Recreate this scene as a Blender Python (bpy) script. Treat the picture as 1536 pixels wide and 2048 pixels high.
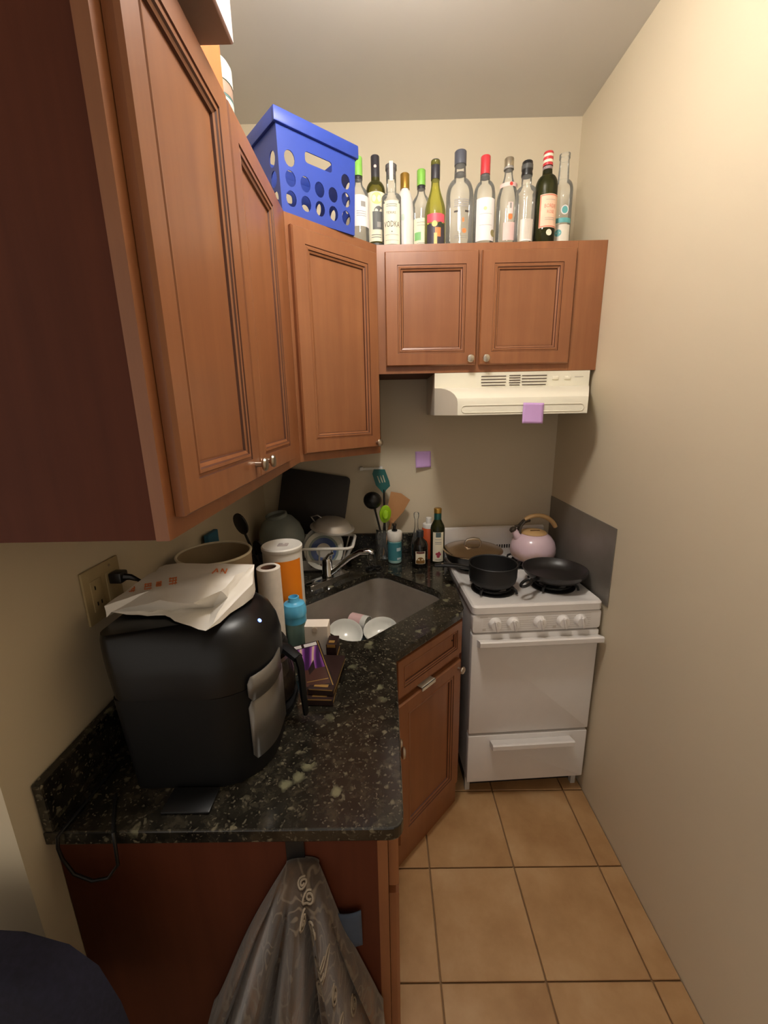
import bpy, bmesh, math, random
from mathutils import Vector, Matrix, Euler
random.seed(7)
S = bpy.context.scene
for o in list(bpy.data.objects): bpy.data.objects.remove(o)
COL = S.collection
R = math.radians
# ---------------------------------------------------------------- camera
F_PX, PITCH, YAW, ROLL, CAM_H = 815.2, .2429, -.0067, -.0193, 1.626
cy, sy, cp, sp, cr, sr = math.cos(YAW), math.sin(YAW), math.cos(PITCH), math.sin(PITCH), math.cos(ROLL), math.sin(ROLL)
_R = Vector((cy, -sy, 0)); _Fh = Vector((sy, cy, 0)); _Z = Vector((0, 0, 1))
_F = cp*_Fh - sp*_Z; _U = sp*_Fh + cp*_Z
_R2 = cr*_R + sr*_U; _U2 = -sr*_R + cr*_U
cam_d = bpy.data.cameras.new('camera'); cam = bpy.data.objects.new('camera', cam_d); COL.objects.link(cam)
cam.matrix_world = Matrix(((_R2.x, _U2.x, -_F.x, 0), (_R2.y, _U2.y, -_F.y, 0), (_R2.z, _U2.z, -_F.z, CAM_H), (0, 0, 0, 1)))
cam_d.sensor_fit = 'AUTO'; cam_d.sensor_width = 36; cam_d.lens = F_PX/2048*36; cam_d.clip_start = .02
S.camera = cam
# ---------------------------------------------------------------- world and exposure
W = bpy.data.worlds.new('world'); S.world = W; W.use_nodes = True
W.node_tree.nodes['Background'].inputs[0].default_value = (1, .89, .77, 1)
W.node_tree.nodes['Background'].inputs[1].default_value = .42
S.view_settings.view_transform = 'Standard'; S.view_settings.look = 'None'
S.view_settings.gamma = 1; S.view_settings.use_curve_mapping = False
S.view_settings.exposure = 0.68
LAMP_POWER = 57.0      # emission strength of the ceiling lamp's glass dome
LAMP_XY = (.06, .92)
# ---------------------------------------------------------------- room dimensions (metres)
XL, XR, YB, ZC = -.619, .8345, 2.02, 2.787
ZU, ZT, ZO = 1.458, 2.222, 1.768          # wall cabinets: bottom, top, over-range bottom
CZ = .913                                 # worktop
YW = .52                                  # where the left wall ends
# ---------------------------------------------------------------- materials
MATS = {}
def s2l(c): return tuple((x/12.92 if x <= .04045 else ((x+.055)/1.055)**2.4) for x in [v/255 for v in c])
def nodes(name):
    m = bpy.data.materials.new(name); m.use_nodes = True; nt = m.node_tree
    return m, nt, nt.nodes['Principled BSDF']
def setp(b, **k):
    for key, v in k.items():
        i = b.inputs[key.replace('_', ' ')]
        i.default_value = (*v, 1) if isinstance(v, (tuple, list)) and len(v) == 3 else v
def coords(nt, scale=(1, 1, 1), kind='Object'):
    t = nt.nodes.new('ShaderNodeTexCoord'); mp = nt.nodes.new('ShaderNodeMapping')
    mp.inputs['Scale'].default_value = scale; nt.links.new(t.outputs[kind], mp.inputs[0]); return mp.outputs[0]
def noise(nt, vec, scale, detail=4, rough=.55):
    n = nt.nodes.new('ShaderNodeTexNoise'); n.inputs['Scale'].default_value = scale
    n.inputs['Detail'].default_value = detail; n.inputs['Roughness'].default_value = rough
    if vec: nt.links.new(vec, n.inputs['Vector'])
    return n.outputs['Fac']
def ramp(nt, fac, stops, mode='LINEAR'):
    r = nt.nodes.new('ShaderNodeValToRGB'); e = r.color_ramp.elements; r.color_ramp.interpolation = mode
    while len(e) < len(stops): e.new(.5)
    for el, (p, c) in zip(e, stops): el.position = p; el.color = (*c, 1) if len(c) == 3 else c
    nt.links.new(fac, r.inputs[0]); return r.outputs[0]
def mixc(nt, fac, a, b, mode='MIX'):
    m = nt.nodes.new('ShaderNodeMix'); m.data_type = 'RGBA'; m.blend_type = mode
    for sock, v in ((m.inputs[0], fac), (m.inputs[6], a), (m.inputs[7], b)):
        if hasattr(v, 'is_output'): nt.links.new(v, sock)
        else: sock.default_value = v if isinstance(v, (int, float)) else (*v, 1)
    return m.outputs[2]
def bump(nt, b, fac, strength=.1, dist=.001):
    n = nt.nodes.new('ShaderNodeBump'); n.inputs['Strength'].default_value = strength; n.inputs['Distance'].default_value = dist
    nt.links.new(fac, n.inputs['Height']); nt.links.new(n.outputs[0], b.inputs['Normal'])
def plain(name, rgb, rough=.5, metal=0, vary=.06, scale=18, **k):
    """one colour with slight procedural mottling"""
    if name in MATS: return MATS[name]
    m, nt, b = nodes(name); c = s2l(rgb)
    f = noise(nt, coords(nt), scale, 3)
    col = ramp(nt, f, [(.3, tuple(x*(1-vary) for x in c)), (.7, tuple(min(1, x*(1+vary)) for x in c))])
    nt.links.new(col, b.inputs['Base Color']); setp(b, Roughness=rough, Metallic=metal, **k)
    MATS[name] = m; return m
def wood(name, a, b_, rough=.38, sc=(30, 30, 2.2), spec=.5):
    m, nt, b = nodes(name); v = coords(nt, sc)
    f = noise(nt, v, 1.0, 5, .6); f2 = noise(nt, coords(nt), 3.5, 3)
    c = ramp(nt, f, [(.25, s2l(a)), (.75, s2l(b_))])
    c = mixc(nt, ramp(nt, f2, [(.35, (0, 0, 0)), (.7, (.45, .45, .45))]), c, tuple(x*.72 for x in s2l(a)))
    nt.links.new(c, b.inputs['Base Color']); setp(b, Roughness=rough, Coat_Weight=.24*spec, Coat_Roughness=.3, Specular_IOR_Level=spec)
    bump(nt, b, f, .05, .0005); MATS[name] = m; return m
def wall_paint(name, rgb):
    m, nt, b = nodes(name); v = coords(nt); c = s2l(rgb)
    f = noise(nt, v, 1.3, 3); col = ramp(nt, f, [(.3, tuple(x*.96 for x in c)), (.7, tuple(x*1.03 for x in c))])
    nt.links.new(col, b.inputs['Base Color']); setp(b, Roughness=.55)
    bump(nt, b, noise(nt, v, 180, 2), .08, .0006); MATS[name] = m; return m
def granite(name):
    m, nt, b = nodes(name); v0 = coords(nt)
    dn = nt.nodes.new('ShaderNodeTexNoise'); dn.inputs['Scale'].default_value = 60; dn.inputs['Detail'].default_value = 3; nt.links.new(v0, dn.inputs['Vector'])
    mx = nt.nodes.new('ShaderNodeMix'); mx.data_type = 'VECTOR'; mx.inputs[0].default_value = .022; nt.links.new(v0, mx.inputs[4]); nt.links.new(dn.outputs['Color'], mx.inputs[5]); v = mx.outputs[1]
    n1 = noise(nt, v, 34, 7, .7)
    base = ramp(nt, n1, [(.32, s2l((14, 13, 11))), (.52, s2l((36, 33, 27))), (.72, s2l((62, 56, 45)))])
    def flecks(scale, lo, hi, col, c, ch):
        vo = nt.nodes.new('ShaderNodeTexVoronoi'); vo.inputs['Scale'].default_value = scale; nt.links.new(v, vo.inputs[0])
        sep = nt.nodes.new('ShaderNodeSeparateColor'); nt.links.new(vo.outputs['Color'], sep.inputs[0])
        ed = ramp(nt, vo.outputs['Distance'], [(.25, (1, 1, 1)), (.6, (0, 0, 0))])
        f = mixc(nt, 1.0, ramp(nt, sep.outputs[ch], [(lo, (0, 0, 0)), (hi, (1, 1, 1))]), ed, 'MULTIPLY')
        return mixc(nt, f, c, s2l(col))
    c = flecks(210, .80, .92, (92, 86, 72), base, 0)
    c = flecks(95, .90, .97, (104, 98, 80), c, 1)
    c = flecks(40, .955, .98, (108, 106, 84), c, 2)
    nt.links.new(c, b.inputs['Base Color']); setp(b, Roughness=.16); MATS[name] = m; return m
def tile_mat(name):
    m, nt, b = nodes(name); v = coords(nt)
    oi = nt.nodes.new('ShaderNodeObjectInfo')
    add = nt.nodes.new('ShaderNodeVectorMath'); add.operation = 'ADD'; nt.links.new(v, add.inputs[0])
    sc = nt.nodes.new('ShaderNodeVectorMath'); sc.operation = 'SCALE'; nt.links.new(oi.outputs['Random'], sc.inputs[0]); sc.inputs['Scale'].default_value = 9
    nt.links.new(sc.outputs[0], add.inputs[1])
    f = noise(nt, add.outputs[0], 5.5, 6, .6)
    c = ramp(nt, f, [(.28, s2l((158, 118, 76))), (.5, s2l((176, 138, 94))), (.75, s2l((192, 158, 116)))])
    nt.links.new(c, b.inputs['Base Color']); setp(b, Roughness=.42); bump(nt, b, noise(nt, v, 60, 3), .12, .001)
    MATS[name] = m; return m
def glass(name, tint, edge, spec=1.0, density=.0):
    """thin-walled bottle glass: tinted see-through, darker where seen edge-on, with a clear surface reflection"""
    m = bpy.data.materials.new(name); m.use_nodes = True; nt = m.node_tree; nt.nodes.remove(nt.nodes['Principled BSDF'])
    out = nt.nodes['Material Output']
    tr = nt.nodes.new('ShaderNodeBsdfTransparent'); gl = nt.nodes.new('ShaderNodeBsdfGlossy'); gl.inputs['Roughness'].default_value = .04
    lw = nt.nodes.new('ShaderNodeLayerWeight'); lw.inputs['Blend'].default_value = .35
    col = ramp(nt, lw.outputs['Facing'], [(.35, tint), (.95, edge)])
    nt.links.new(col, tr.inputs[0])
    fr = nt.nodes.new('ShaderNodeFresnel'); fr.inputs['IOR'].default_value = 1.38
    mx = nt.nodes.new('ShaderNodeMixShader'); nt.links.new(fr.outputs[0], mx.inputs[0])
    nt.links.new(tr.outputs[0], mx.inputs[1]); nt.links.new(gl.outputs[0], mx.inputs[2])
    last = mx.outputs[0]
    if density:
        df = nt.nodes.new('ShaderNodeBsdfDiffuse'); df.inputs[0].default_value = (*edge, 1)
        m2 = nt.nodes.new('ShaderNodeMixShader'); m2.inputs[0].default_value = density
        nt.links.new(last, m2.inputs[1]); nt.links.new(df.outputs[0], m2.inputs[2]); last = m2.outputs[0]
    nt.links.new(last, out.inputs[0]); MATS[name] = m; return m
def emit(name, rgb, strength):
    m, nt, b = nodes(name); setp(b, Base_Color=(.8, .8, .8), Emission_Color=rgb, Emission_Strength=strength, Roughness=.4)
    MATS[name] = m; return m
WOOD = wood('cherry_wood', (134, 82, 50), (154, 100, 62))
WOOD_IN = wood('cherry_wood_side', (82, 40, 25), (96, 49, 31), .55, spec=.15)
WALL = wall_paint('beige_wall_paint', (208, 195, 169))
CEIL = wall_paint('ceiling_paint', (210, 207, 200))
GRAN = granite('dark_granite'); TILE = tile_mat('tan_floor_tile')
GROUT = plain('grout', (142, 112, 80), .9)
ENAMEL = plain('white_enamel', (224, 220, 216), .42, vary=.015)
HOODW = plain('cream_white_enamel', (228, 224, 206), .35, vary=.015)
BLACK = plain('black_plastic', (20, 20, 21), .35)
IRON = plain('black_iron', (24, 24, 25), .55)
NONSTICK = plain('dark_nonstick', (38, 35, 34), .35)
NICKEL = plain('brushed_nickel', (190, 180, 166), .28, 1)
CHROME = plain('chrome', (205, 205, 205), .08, 1, vary=.02)
STEEL = plain('brushed_steel', (150, 146, 140), .38, 1)
SINKM = plain('sink_steel', (166, 158, 148), .38, .6)
WHITEP = plain('white_plastic', (226, 222, 214), .4, vary=.02)
CERAM = plain('white_ceramic', (226, 226, 220), .15, vary=.02)
CLEAR = glass('clear_glass', (.985, .988, .975), (.90, .915, .87), density=.09)
GREENG = glass('olive_green_glass', (.52, .50, .18), (.26, .25, .07), density=.15)
YELG = glass('yellow_green_glass', (.80, .78, .28), (.45, .44, .10), density=.25)
DARKG = glass('dark_green_glass', (.24, .25, .10), (.06, .065, .025), density=.25)
# ---------------------------------------------------------------- mesh helpers
class MB:
    def __init__(s): s.v = []; s.f = []; s.m = []
    def add(s, vs, fs, T=None, mi=0):
        o = len(s.v); s.v += [tuple(T @ Vector(p)) if T else tuple(p) for p in vs]
        s.f += [tuple(i+o for i in f) for f in fs]; s.m += [mi]*len(fs); return s
    def box(s, size, loc=(0, 0, 0), rot=(0, 0, 0), bev=0, seg=2, mi=0):
        T = Matrix.Translation(loc) @ Euler(rot).to_matrix().to_4x4()
        bm = bmesh.new(); bmesh.ops.create_cube(bm, size=1)
        for v in bm.verts: v.co = Vector((v.co.x*size[0], v.co.y*size[1], v.co.z*size[2]))
        if bev: bmesh.ops.bevel(bm, geom=list(bm.edges), offset=min(bev, min(size)*.49), segments=seg, affect='EDGES', profile=.5)
        bm.verts.index_update(); s.add([v.co[:] for v in bm.verts], [[v.index for v in f.verts] for f in bm.faces], T, mi); bm.free(); return s
    def span(s, a, b, **k):
        """box from min corner a to max corner b"""
        return s.box([b[i]-a[i] for i in range(3)], [(a[i]+b[i])/2 for i in range(3)], **k)
    def lathe(s, prof, seg=28, T=None, mi=0, a0=0, a1=None, sx=1, sy=1):
        full = a1 is None; a1 = a0+2*math.pi if full else a1; n = seg if full else seg+1
        vs = []; fs = []
        for r, z in prof:
            for i in range(n):
                a = a0+(a1-a0)*i/seg; vs.append((r*math.cos(a)*sx, r*math.sin(a)*sy, z))
        for j in range(len(prof)-1):
            for i in range(seg if full else seg):
                k = (i+1) % n if full else i+1
                fs.append((j*n+i, j*n+k, (j+1)*n+k, (j+1)*n+i))
        if full:
            if prof[0][0] > 1e-6: fs.append(tuple(range(n))[::-1])
            if prof[-1][0] > 1e-6: fs.append(tuple((len(prof)-1)*n+i for i in range(n)))
        return s.add(vs, fs, T, mi)
    def shell(s, prof, seg=28, T=None, mi=0, sx=1, sy=1):
        """lathe without end caps"""
        vs = []; fs = []
        for r, z in prof:
            for i in range(seg):
                a = 2*math.pi*i/seg; vs.append((r*math.cos(a)*sx, r*math.sin(a)*sy, z))
        for j in range(len(prof)-1):
            for i in range(seg):
                k = (i+1) % seg; fs.append((j*seg+i, j*seg+k, (j+1)*seg+k, (j+1)*seg+i))
        return s.add(vs, fs, T, mi)
    def tube(s, pts, r, seg=10, cap=True, mi=0, flat=1.0):
        pts = [Vector(p) for p in pts]; rs = r if isinstance(r, (list, tuple)) else [r]*len(pts)
        t0 = (pts[1]-pts[0]).normalized(); up = Vector((0, 0, 1)) if abs(t0.z) < .9 else Vector((1, 0, 0))
        n = (up-t0*up.dot(t0)).normalized(); vs = []; fs = []
        for i, p in enumerate(pts):
            t = (pts[min(i+1, len(pts)-1)]-pts[max(i-1, 0)]).normalized()
            n = (n-t*n.dot(t)).normalized(); b = t.cross(n)
            for k in range(seg):
                a = 2*math.pi*k/seg; vs.append(tuple(p+(n*math.cos(a)*flat+b*math.sin(a))*rs[i]))
        for i in range(len(pts)-1):
            for k in range(seg):
                q = (k+1) % seg; fs.append((i*seg+k, i*seg+q, (i+1)*seg+q, (i+1)*seg+k))
        if cap: fs.append(tuple(range(seg))[::-1]); fs.append(tuple((len(pts)-1)*seg+k for k in range(seg)))
        return s.add(vs, fs, None, mi)
    def prism(s, poly, z0, z1, T=None, mi=0, bev=0):
        n = len(poly)
        bm = bmesh.new(); vb = [bm.verts.new((x, y, z0)) for x, y in poly]; vt = [bm.verts.new((x, y, z1)) for x, y in poly]
        bm.faces.new(vb[::-1]); top = bm.faces.new(vt)
        for i in range(n): bm.faces.new((vb[i], vb[(i+1) % n], vt[(i+1) % n], vt[i]))
        if bev: bmesh.ops.bevel(bm, geom=list(top.edges), offset=bev, segments=2, affect='EDGES', profile=.5)
        bm.verts.index_update(); s.add([v.co[:] for v in bm.verts], [[v.index for v in f.verts] for f in bm.faces], T, mi); bm.free(); return s
    def grid(s, fn, nu, nv, mi=0, closed_u=False):
        vs = [fn(i/(nu if closed_u else nu-1), j/(nv-1)) for j in range(nv) for i in range(nu)]; fs = []
        for j in range(nv-1):
            for i in range(nu if closed_u else nu-1):
                k = (i+1) % nu; fs.append((j*nu+i, j*nu+k, (j+1)*nu+k, (j+1)*nu+i))
        return s.add(vs, fs, None, mi)
    def build(s, name, mat, parent=None, loc=None, rot=None, smooth=40):
        me = bpy.data.meshes.new(name); me.from_pydata(s.v, [], s.f); me.validate()
        for mt in (mat if isinstance(mat, (list, tuple)) else [mat]): me.materials.append(mt)
        if len(me.polygons) == len(s.m):
            for p, i in zip(me.polygons, s.m): p.material_index = i
        bm = bmesh.new(); bm.from_mesh(me); bmesh.ops.recalc_face_normals(bm, faces=bm.faces); bm.to_mesh(me); bm.free()
        if smooth:
            for p in me.polygons: p.use_smooth = True
            me.set_sharp_from_angle(angle=R(smooth))
        o = bpy.data.objects.new(name, me); COL.objects.link(o)
        if parent: o.parent = parent
        if loc: o.location = loc
        if rot: o.rotation_euler = rot
        return o
def tag(o, label, cat, group=None):
    o['label'] = label; o['category'] = cat
    if group: o['group'] = group
    return o
def thing(name, label, cat, loc=(0, 0, 0), rz=0, group=None, rot=None):
    o = bpy.data.objects.new(name, None); o.empty_display_size = .05; COL.objects.link(o)
    o.location = loc; o.rotation_euler = rot or (0, 0, rz); return tag(o, label, cat, group)
def struct(o): o['kind'] = 'structure'; return o
_tc = {}
def text2d(s, size):
    if (s, size) not in _tc:
        c = bpy.data.curves.new('t', 'FONT'); c.body = s; c.size = size; c.align_x = 'CENTER'; c.align_y = 'CENTER'; c.resolution_u = 2
        o = bpy.data.objects.new('t', c); COL.objects.link(o); dg = bpy.context.evaluated_depsgraph_get()
        me = bpy.data.meshes.new_from_object(o.evaluated_get(dg))
        _tc[(s, size)] = ([v.co[:] for v in me.vertices], [tuple(p.vertices) for p in me.polygons])
        bpy.data.objects.remove(o); bpy.data.curves.remove(c); bpy.data.meshes.remove(me)
    return _tc[(s, size)]
def wrap(mb, r, z, a0, s, size, mi=0, sx=1):
    """lettering wrapped on a cylinder; a0 = 0 faces -y"""
    vs, fs = text2d(s, size)
    mb.add([(r*math.sin(a0+x*sx/r), -r*math.cos(a0+x*sx/r), z+y) for x, y, _ in vs], fs, None, mi)
def patch(mb, r, z0, z1, a0, a1, mi=0, seg=14, prof=None):
    """a printed patch hugging a cylinder of radius r between two angles (0 faces -y)"""
    vs = []; fs = []
    for i in range(seg+1):
        a = a0+(a1-a0)*i/seg
        vs += [(r*math.sin(a), -r*math.cos(a), z0), (r*math.sin(a), -r*math.cos(a), z1)]
    for i in range(seg): fs.append((2*i, 2*i+2, 2*i+3, 2*i+1))
    mb.add(vs, fs, None, mi)
def disc(mb, r, zc, ac, rad, mi=0, sy_=1, n=16):
    """round printed mark on a cylinder"""
    vs = [(r*math.sin(ac), -r*math.cos(ac), zc)]
    for k in range(n):
        t = 2*math.pi*k/n; a = ac+rad*math.cos(t)/r; vs.append((r*math.sin(a), -r*math.cos(a), zc+rad*sy_*math.sin(t)))
    mb.add(vs, [(0, 1+k, 1+(k+1) % n) for k in range(n)], None, mi)
def rrect(w, h, r, n=6, cx=0, cy=0):
    pts = []
    for (sx, sy_, a0) in ((1, 1, 0), (-1, 1, 90), (-1, -1, 180), (1, -1, 270)):
        for k in range(n+1):
            a = R(a0+90*k/n); pts.append((cx+sx*(w/2-r)+r*math.cos(a), cy+sy_*(h/2-r)+r*math.sin(a)))
    return pts
# ================================================================ the room
def slab(name, a, b, mat): return struct(MB().span(a, b).build(name, mat, smooth=0))
floor = slab('floor', (-2.0, -2.2, -.06), (XR+.1, YB+.1, -.004), GROUT)
slab('ceiling', (-2.0, -2.2, ZC), (XR+.1, YB+.1, ZC+.08), CEIL)
slab('wall_back', (XL-.4, YB, -.004), (XR+.1, YB+.1, ZC), WALL)
slab('wall_right', (XR, -2.2, -.004), (XR+.1, YB, ZC), WALL)
slab('wall_left', (-2.0, YW, -.004), (XL, YB, ZC), WALL)
TX, TY, TS = .1333, 1.1323, .3076
def tiles():
    gap = .0045
    for i in range(-7, 3):
        for j in range(-11, 4):
            x0, x1 = TX+i*TS, TX+(i+1)*TS; y0, y1 = TY+j*TS, TY+(j+1)*TS
            x0 = max(x0, -2.0); x1 = min(x1, XR); y0 = max(y0, -2.2); y1 = min(y1, YB)
            if y1 > YW and x0 < XL:
                if x1 <= XL: y1 = min(y1, YW)
                elif y0 >= YW: x0 = XL
            if x1-x0 < .02 or y1-y0 < .02: continue
            if j < -4 and i < -3: continue
            w, d = x1-x0-gap, y1-y0-gap
            MB().box((w, d, .008), bev=.0018, seg=1).build('tile', TILE, floor, loc=((x0+x1)/2, (y0+y1)/2, random.uniform(-.0004, .0003)), smooth=30)
tiles()
# ================================================================ cabinets
def door_ring(w, h, prof):
    """mitred frame: nested rectangles (inset, height towards -y); x 0..w, z 0..h"""
    mb = MB(); vs = []; fs = []
    for ins, t in prof: vs += [(ins, -t, ins), (w-ins, -t, ins), (w-ins, -t, h-ins), (ins, -t, h-ins)]
    for j in range(len(prof)-1):
        for k in range(4): q = (k+1) % 4; fs.append((j*4+k, j*4+q, (j+1)*4+q, (j+1)*4+k))
    mb.add(vs, fs)
    for j, (a, b) in enumerate(zip(prof, prof[1:])):
        if b[1] < a[1] and a[1]-b[1] > .0022 and a[1] > .01: mb.m[j*4:j*4+4] = [1]*4
    return mb
GLAZE = wood('dark_glaze_wood', (78, 42, 28), (92, 52, 34))
FR = [(.046, 0), (0, 0), (0, .013), (.004, .019), (.046, .019), (.0475, .0165), (.051, .0165), (.053, .0185), (.058, .0175), (.0605, .0145), (.066, .0125), (.068, .008), (.072, .0075)]
def knob(parent, x, y, z):
    prof = [(0, 0), (.006, 0), (.0055, .008), (.006, .013), (.0125, .016), (.0145, .020), (.0125, .024), (.006, .026), (0, .0262)]
    return MB().lathe(prof, 18, Matrix.Rotation(R(90), 4, 'X')).build('knob', NICKEL, parent, loc=(x, y, z))
def cab_door(root, x, z, w, h, kn=None, name='door', mat=None, k=1.0):
    d = door_ring(w, h, [(i*k, t) for i, t in FR]).build(name, [mat or WOOD, GLAZE], root, loc=(x, -.001, z), smooth=25)
    i = .070*k
    MB().span((i, -.0082, i), (w-i, -.003, h-i)).build('panel', mat or WOOD, d, smooth=0)
    if kn: knob(d, kn[0], -.019, kn[1])
    return d
def framed(root, w, h, opens, lip=0, t=.019):
    """face frame with openings (x0, x1, z0, z1), front at y = 0, back at y = t"""
    xs = sorted({0, w}|{o[0] for o in opens}|{o[1] for o in opens}); zs = sorted({0, h}|{o[2] for o in opens}|{o[3] for o in opens})
    mb = MB()
    for a, b in zip(xs, xs[1:]):
        for c, d in zip(zs, zs[1:]):
            mx, mz = (a+b)/2, (c+d)/2
            if not any(o[0] < mx < o[1] and o[2] < mz < o[3] for o in opens): mb.span((a, 0, c), (b, t, d))
    return mb.build('face_frame', WOOD, root, smooth=0)
def inv(o): return (Matrix.Translation(o.location) @ o.rotation_euler.to_matrix().to_4x4()).inverted()
UH = ZT-ZU
# left wall cabinet (two doors)
c = thing('wall_cabinet', 'tall cherry wall cabinet with two long doors above the coffee maker', 'cabinet', (-.298, .533, ZU), R(90), 'cherry wall cabinets')
Wc = .889
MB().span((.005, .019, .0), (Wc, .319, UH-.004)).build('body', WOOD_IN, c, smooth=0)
framed(c, Wc, UH, [(.05, .70, .05, UH-.05)])
cab_door(c, .022, .029, .346, .702, (.346-.03, .033)); cab_door(c, .372, .029, .346, .702, (.03, .033))
# diagonal corner wall cabinet
c = thing('corner_wall_cabinet', 'cherry corner wall cabinet with one slanted door under the blue crate', 'cabinet', (-.2975, 1.4225, ZU), R(45), 'cherry wall cabinets')
poly = [(-.298, 1.422), (-.021, 1.699), (-.021, YB-.001), (XL+.001, YB-.001), (XL+.001, 1.423)]
T = inv(c); Wd = .3915
p2 = [((T @ Vector((x, y, ZU)))[0], (T @ Vector((x, y, ZU)))[1]) for x, y in [(-.302+.0, 1.436), (-.035, 1.703), (-.022, 1.703), (-.022, YB-.001), (XL+.001, YB-.001), (XL+.001, 1.436)]]
MB().prism(p2, 0, UH-.004).build('body', WOOD_IN, c, smooth=0)
framed(c, Wd, UH, [(.05, .34, .05, UH-.05)], t=.018)
cab_door(c, .012, .028, .362, .702, (.362-.022, .018))
# over-range cabinet
c = thing('range_cabinet', 'short cherry wall cabinet with two square doors above the white hood', 'cabinet', (-.0205, 1.699, ZO), 0, 'cherry wall cabinets')
Wo = .745; Ho = ZT-ZO
MB().span((0, .019, 0), (Wo, YB-1.699-.002, Ho-.004)).build('body', WOOD_IN, c, smooth=0)
framed(c, Wo, Ho, [(.05, .35, .05, Ho-.05), (.41, .70, .05, Ho-.05)])
cab_door(c, .0295, .026, .348, .400, (.348-.024, .022)); cab_door(c, .3895, .026, .348, .400, (.024, .022))
MB().span((Wo+.0005, 0, 0), (XR+.0205-.001, .019, Ho)).build('filler_strip', WOOD, c, smooth=0)
# left base cabinet
c = thing('base_cabinet', 'dark cherry base cabinet end under the granite, with the scarf hung on it', 'cabinet', (-.009, .578, 0), R(90), 'cherry base cabinets')
Wb = .525
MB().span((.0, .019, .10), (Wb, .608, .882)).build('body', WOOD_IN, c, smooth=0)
MB().span((.01, .075, 0), (Wb, .60, .0995)).build('toe_kick', WOOD_IN, c, smooth=0)
framed(c, Wb, .882, [(.04, Wb-.04, .15, .68), (.04, Wb-.04, .72, .85)])
MB().span((0, 0.001, 0), (.019, .018, .1)).build('frame_foot', WOOD, c, smooth=0)
cab_door(c, .014, .735, Wb-.03, .130, ((Wb-.03)/2, .065), 'drawer', k=.55)
cab_door(c, .014, .125, Wb-.03, .590, (Wb-.07, .505))
# corner sink base
ax, ay, bx, by = -.009, 1.105, .27, 1.395
th = math.atan2(by-ay, bx-ax)
c = thing('sink_base_cabinet', 'cherry sink base cabinet with slanted drawer front and door beside the stove', 'cabinet', (ax, ay, 0), th, 'cherry base cabinets')
T = inv(c); n = Vector((math.sin(th), -math.cos(th), 0))
def toloc(pts, z=0): return [((T @ Vector((x, y, z)))[0], (T @ Vector((x, y, z)))[1]) for x, y in pts]
off = Vector((-n.x, -n.y))*.02
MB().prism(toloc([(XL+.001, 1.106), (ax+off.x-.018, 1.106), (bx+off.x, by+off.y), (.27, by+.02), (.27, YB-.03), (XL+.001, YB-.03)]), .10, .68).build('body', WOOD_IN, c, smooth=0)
MB().prism(toloc([(-.2, 1.20), (ax-.06, ay+.09), (bx-.05, by+.10), (bx-.05, 1.9), (-.2, 1.9)]), 0, .0995).build('toe_kick', WOOD_IN, c, smooth=0)
Wz = math.hypot(bx-ax, by-ay)
framed(c, Wz, .882, [(.045, Wz-.04, .15, .68), (.045, Wz-.04, .72, .85)]).location.z = 0
MB().prism(toloc([(.271, by+.002), (.281, by+.012), (.281, by+.5), (.271, by+.5)]), .1, .88).build('side_panel', WOOD_IN, c, smooth=0)
cab_door(c, .030, .733, .358, .135, None, 'drawer_front', k=.62)
d = cab_door(c, .030, .130, .358, .575, (.358-.02, .545))
MB().box((.0045, .003, .0045)).build('screw_hole', BLACK, c, loc=(.325, -.019, .812), smooth=0)
o = MB().span((-.036, -.0245, -.0065), (.036, -.0215, .006)).span((-.036, -.0245, .0045), (.036, .002, .006)).build('over_door_hook', plain('white_metal', (206, 198, 184), .35), None, smooth=0)
o.location = Vector((ax, ay, .706))+Vector((math.cos(th), math.sin(th), 0))*.185; o.rotation_euler = (0, 0, th)
tag(o, 'small white metal over-door hook clipped on the sink cabinet door top', 'hook')
# ================================================================ worktop with sink cut-out
SU = R(46)   # sink axis
SC = (-.075, 1.452)
def uv(u, v): return (SC[0]+u*math.cos(SU)-v*math.sin(SU), SC[1]+u*math.sin(SU)+v*math.cos(SU))
def fillet(poly, idx, r, n=5):
    out = []
    for i, p in enumerate(poly):
        if i not in idx: out.append(p); continue
        P, A, B = Vector(p), Vector(poly[i-1]), Vector(poly[(i+1) % len(poly)])
        a, b = (A-P).normalized(), (B-P).normalized()
        for k in range(n+1):
            t = k/n; q = (P+a*r)*(1-t)**2+P*2*t*(1-t)+(P+b*r)*t*t; out.append((q.x, q.y))
    return out
outer = fillet([(XL+.001, .562), (.021, .562), (.021, 1.092), (.281, 1.366), (.281, YB-.001), (XL+.001, YB-.001)], {1, 3}, .028)
hole = [uv(u, v) for u, v in rrect(.50, .39, .075, 7)]
def slab2d(outer, hole, z0, z1, bev):
    cu = bpy.data.curves.new('c', 'CURVE'); cu.dimensions = '2D'; cu.fill_mode = 'BOTH'; cu.extrude = (z1-z0)/2-bev; cu.bevel_depth = bev; cu.bevel_resolution = 1; cu.offset = -bev
    for pts in (outer, hole):
        sp_ = cu.splines.new('POLY'); sp_.points.add(len(pts)-1); sp_.use_cyclic_u = True
        for q, p in zip(sp_.points, pts): q.co = (p[0], p[1], 0, 1)
    o = bpy.data.objects.new('c', cu); COL.objects.link(o)
    me = bpy.data.meshes.new_from_object(o.evaluated_get(bpy.context.evaluated_depsgraph_get()))
    bpy.data.objects.remove(o); bpy.data.curves.remove(cu); return me
me = slab2d(outer, hole, CZ-.029, CZ, .003); me.name = 'worktop'
me.materials.clear(); me.materials.append(GRAN)
for p in me.polygons: p.use_smooth = False
ct = thing('granite_worktop', 'dark speckled granite worktop with angled sink cut-out', 'worktop', (XL, .562, CZ-.029))
o = bpy.data.objects.new('slab', me); COL.objects.link(o); o.parent = ct; o.location = (-XL, -.562, .029/2)
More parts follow.
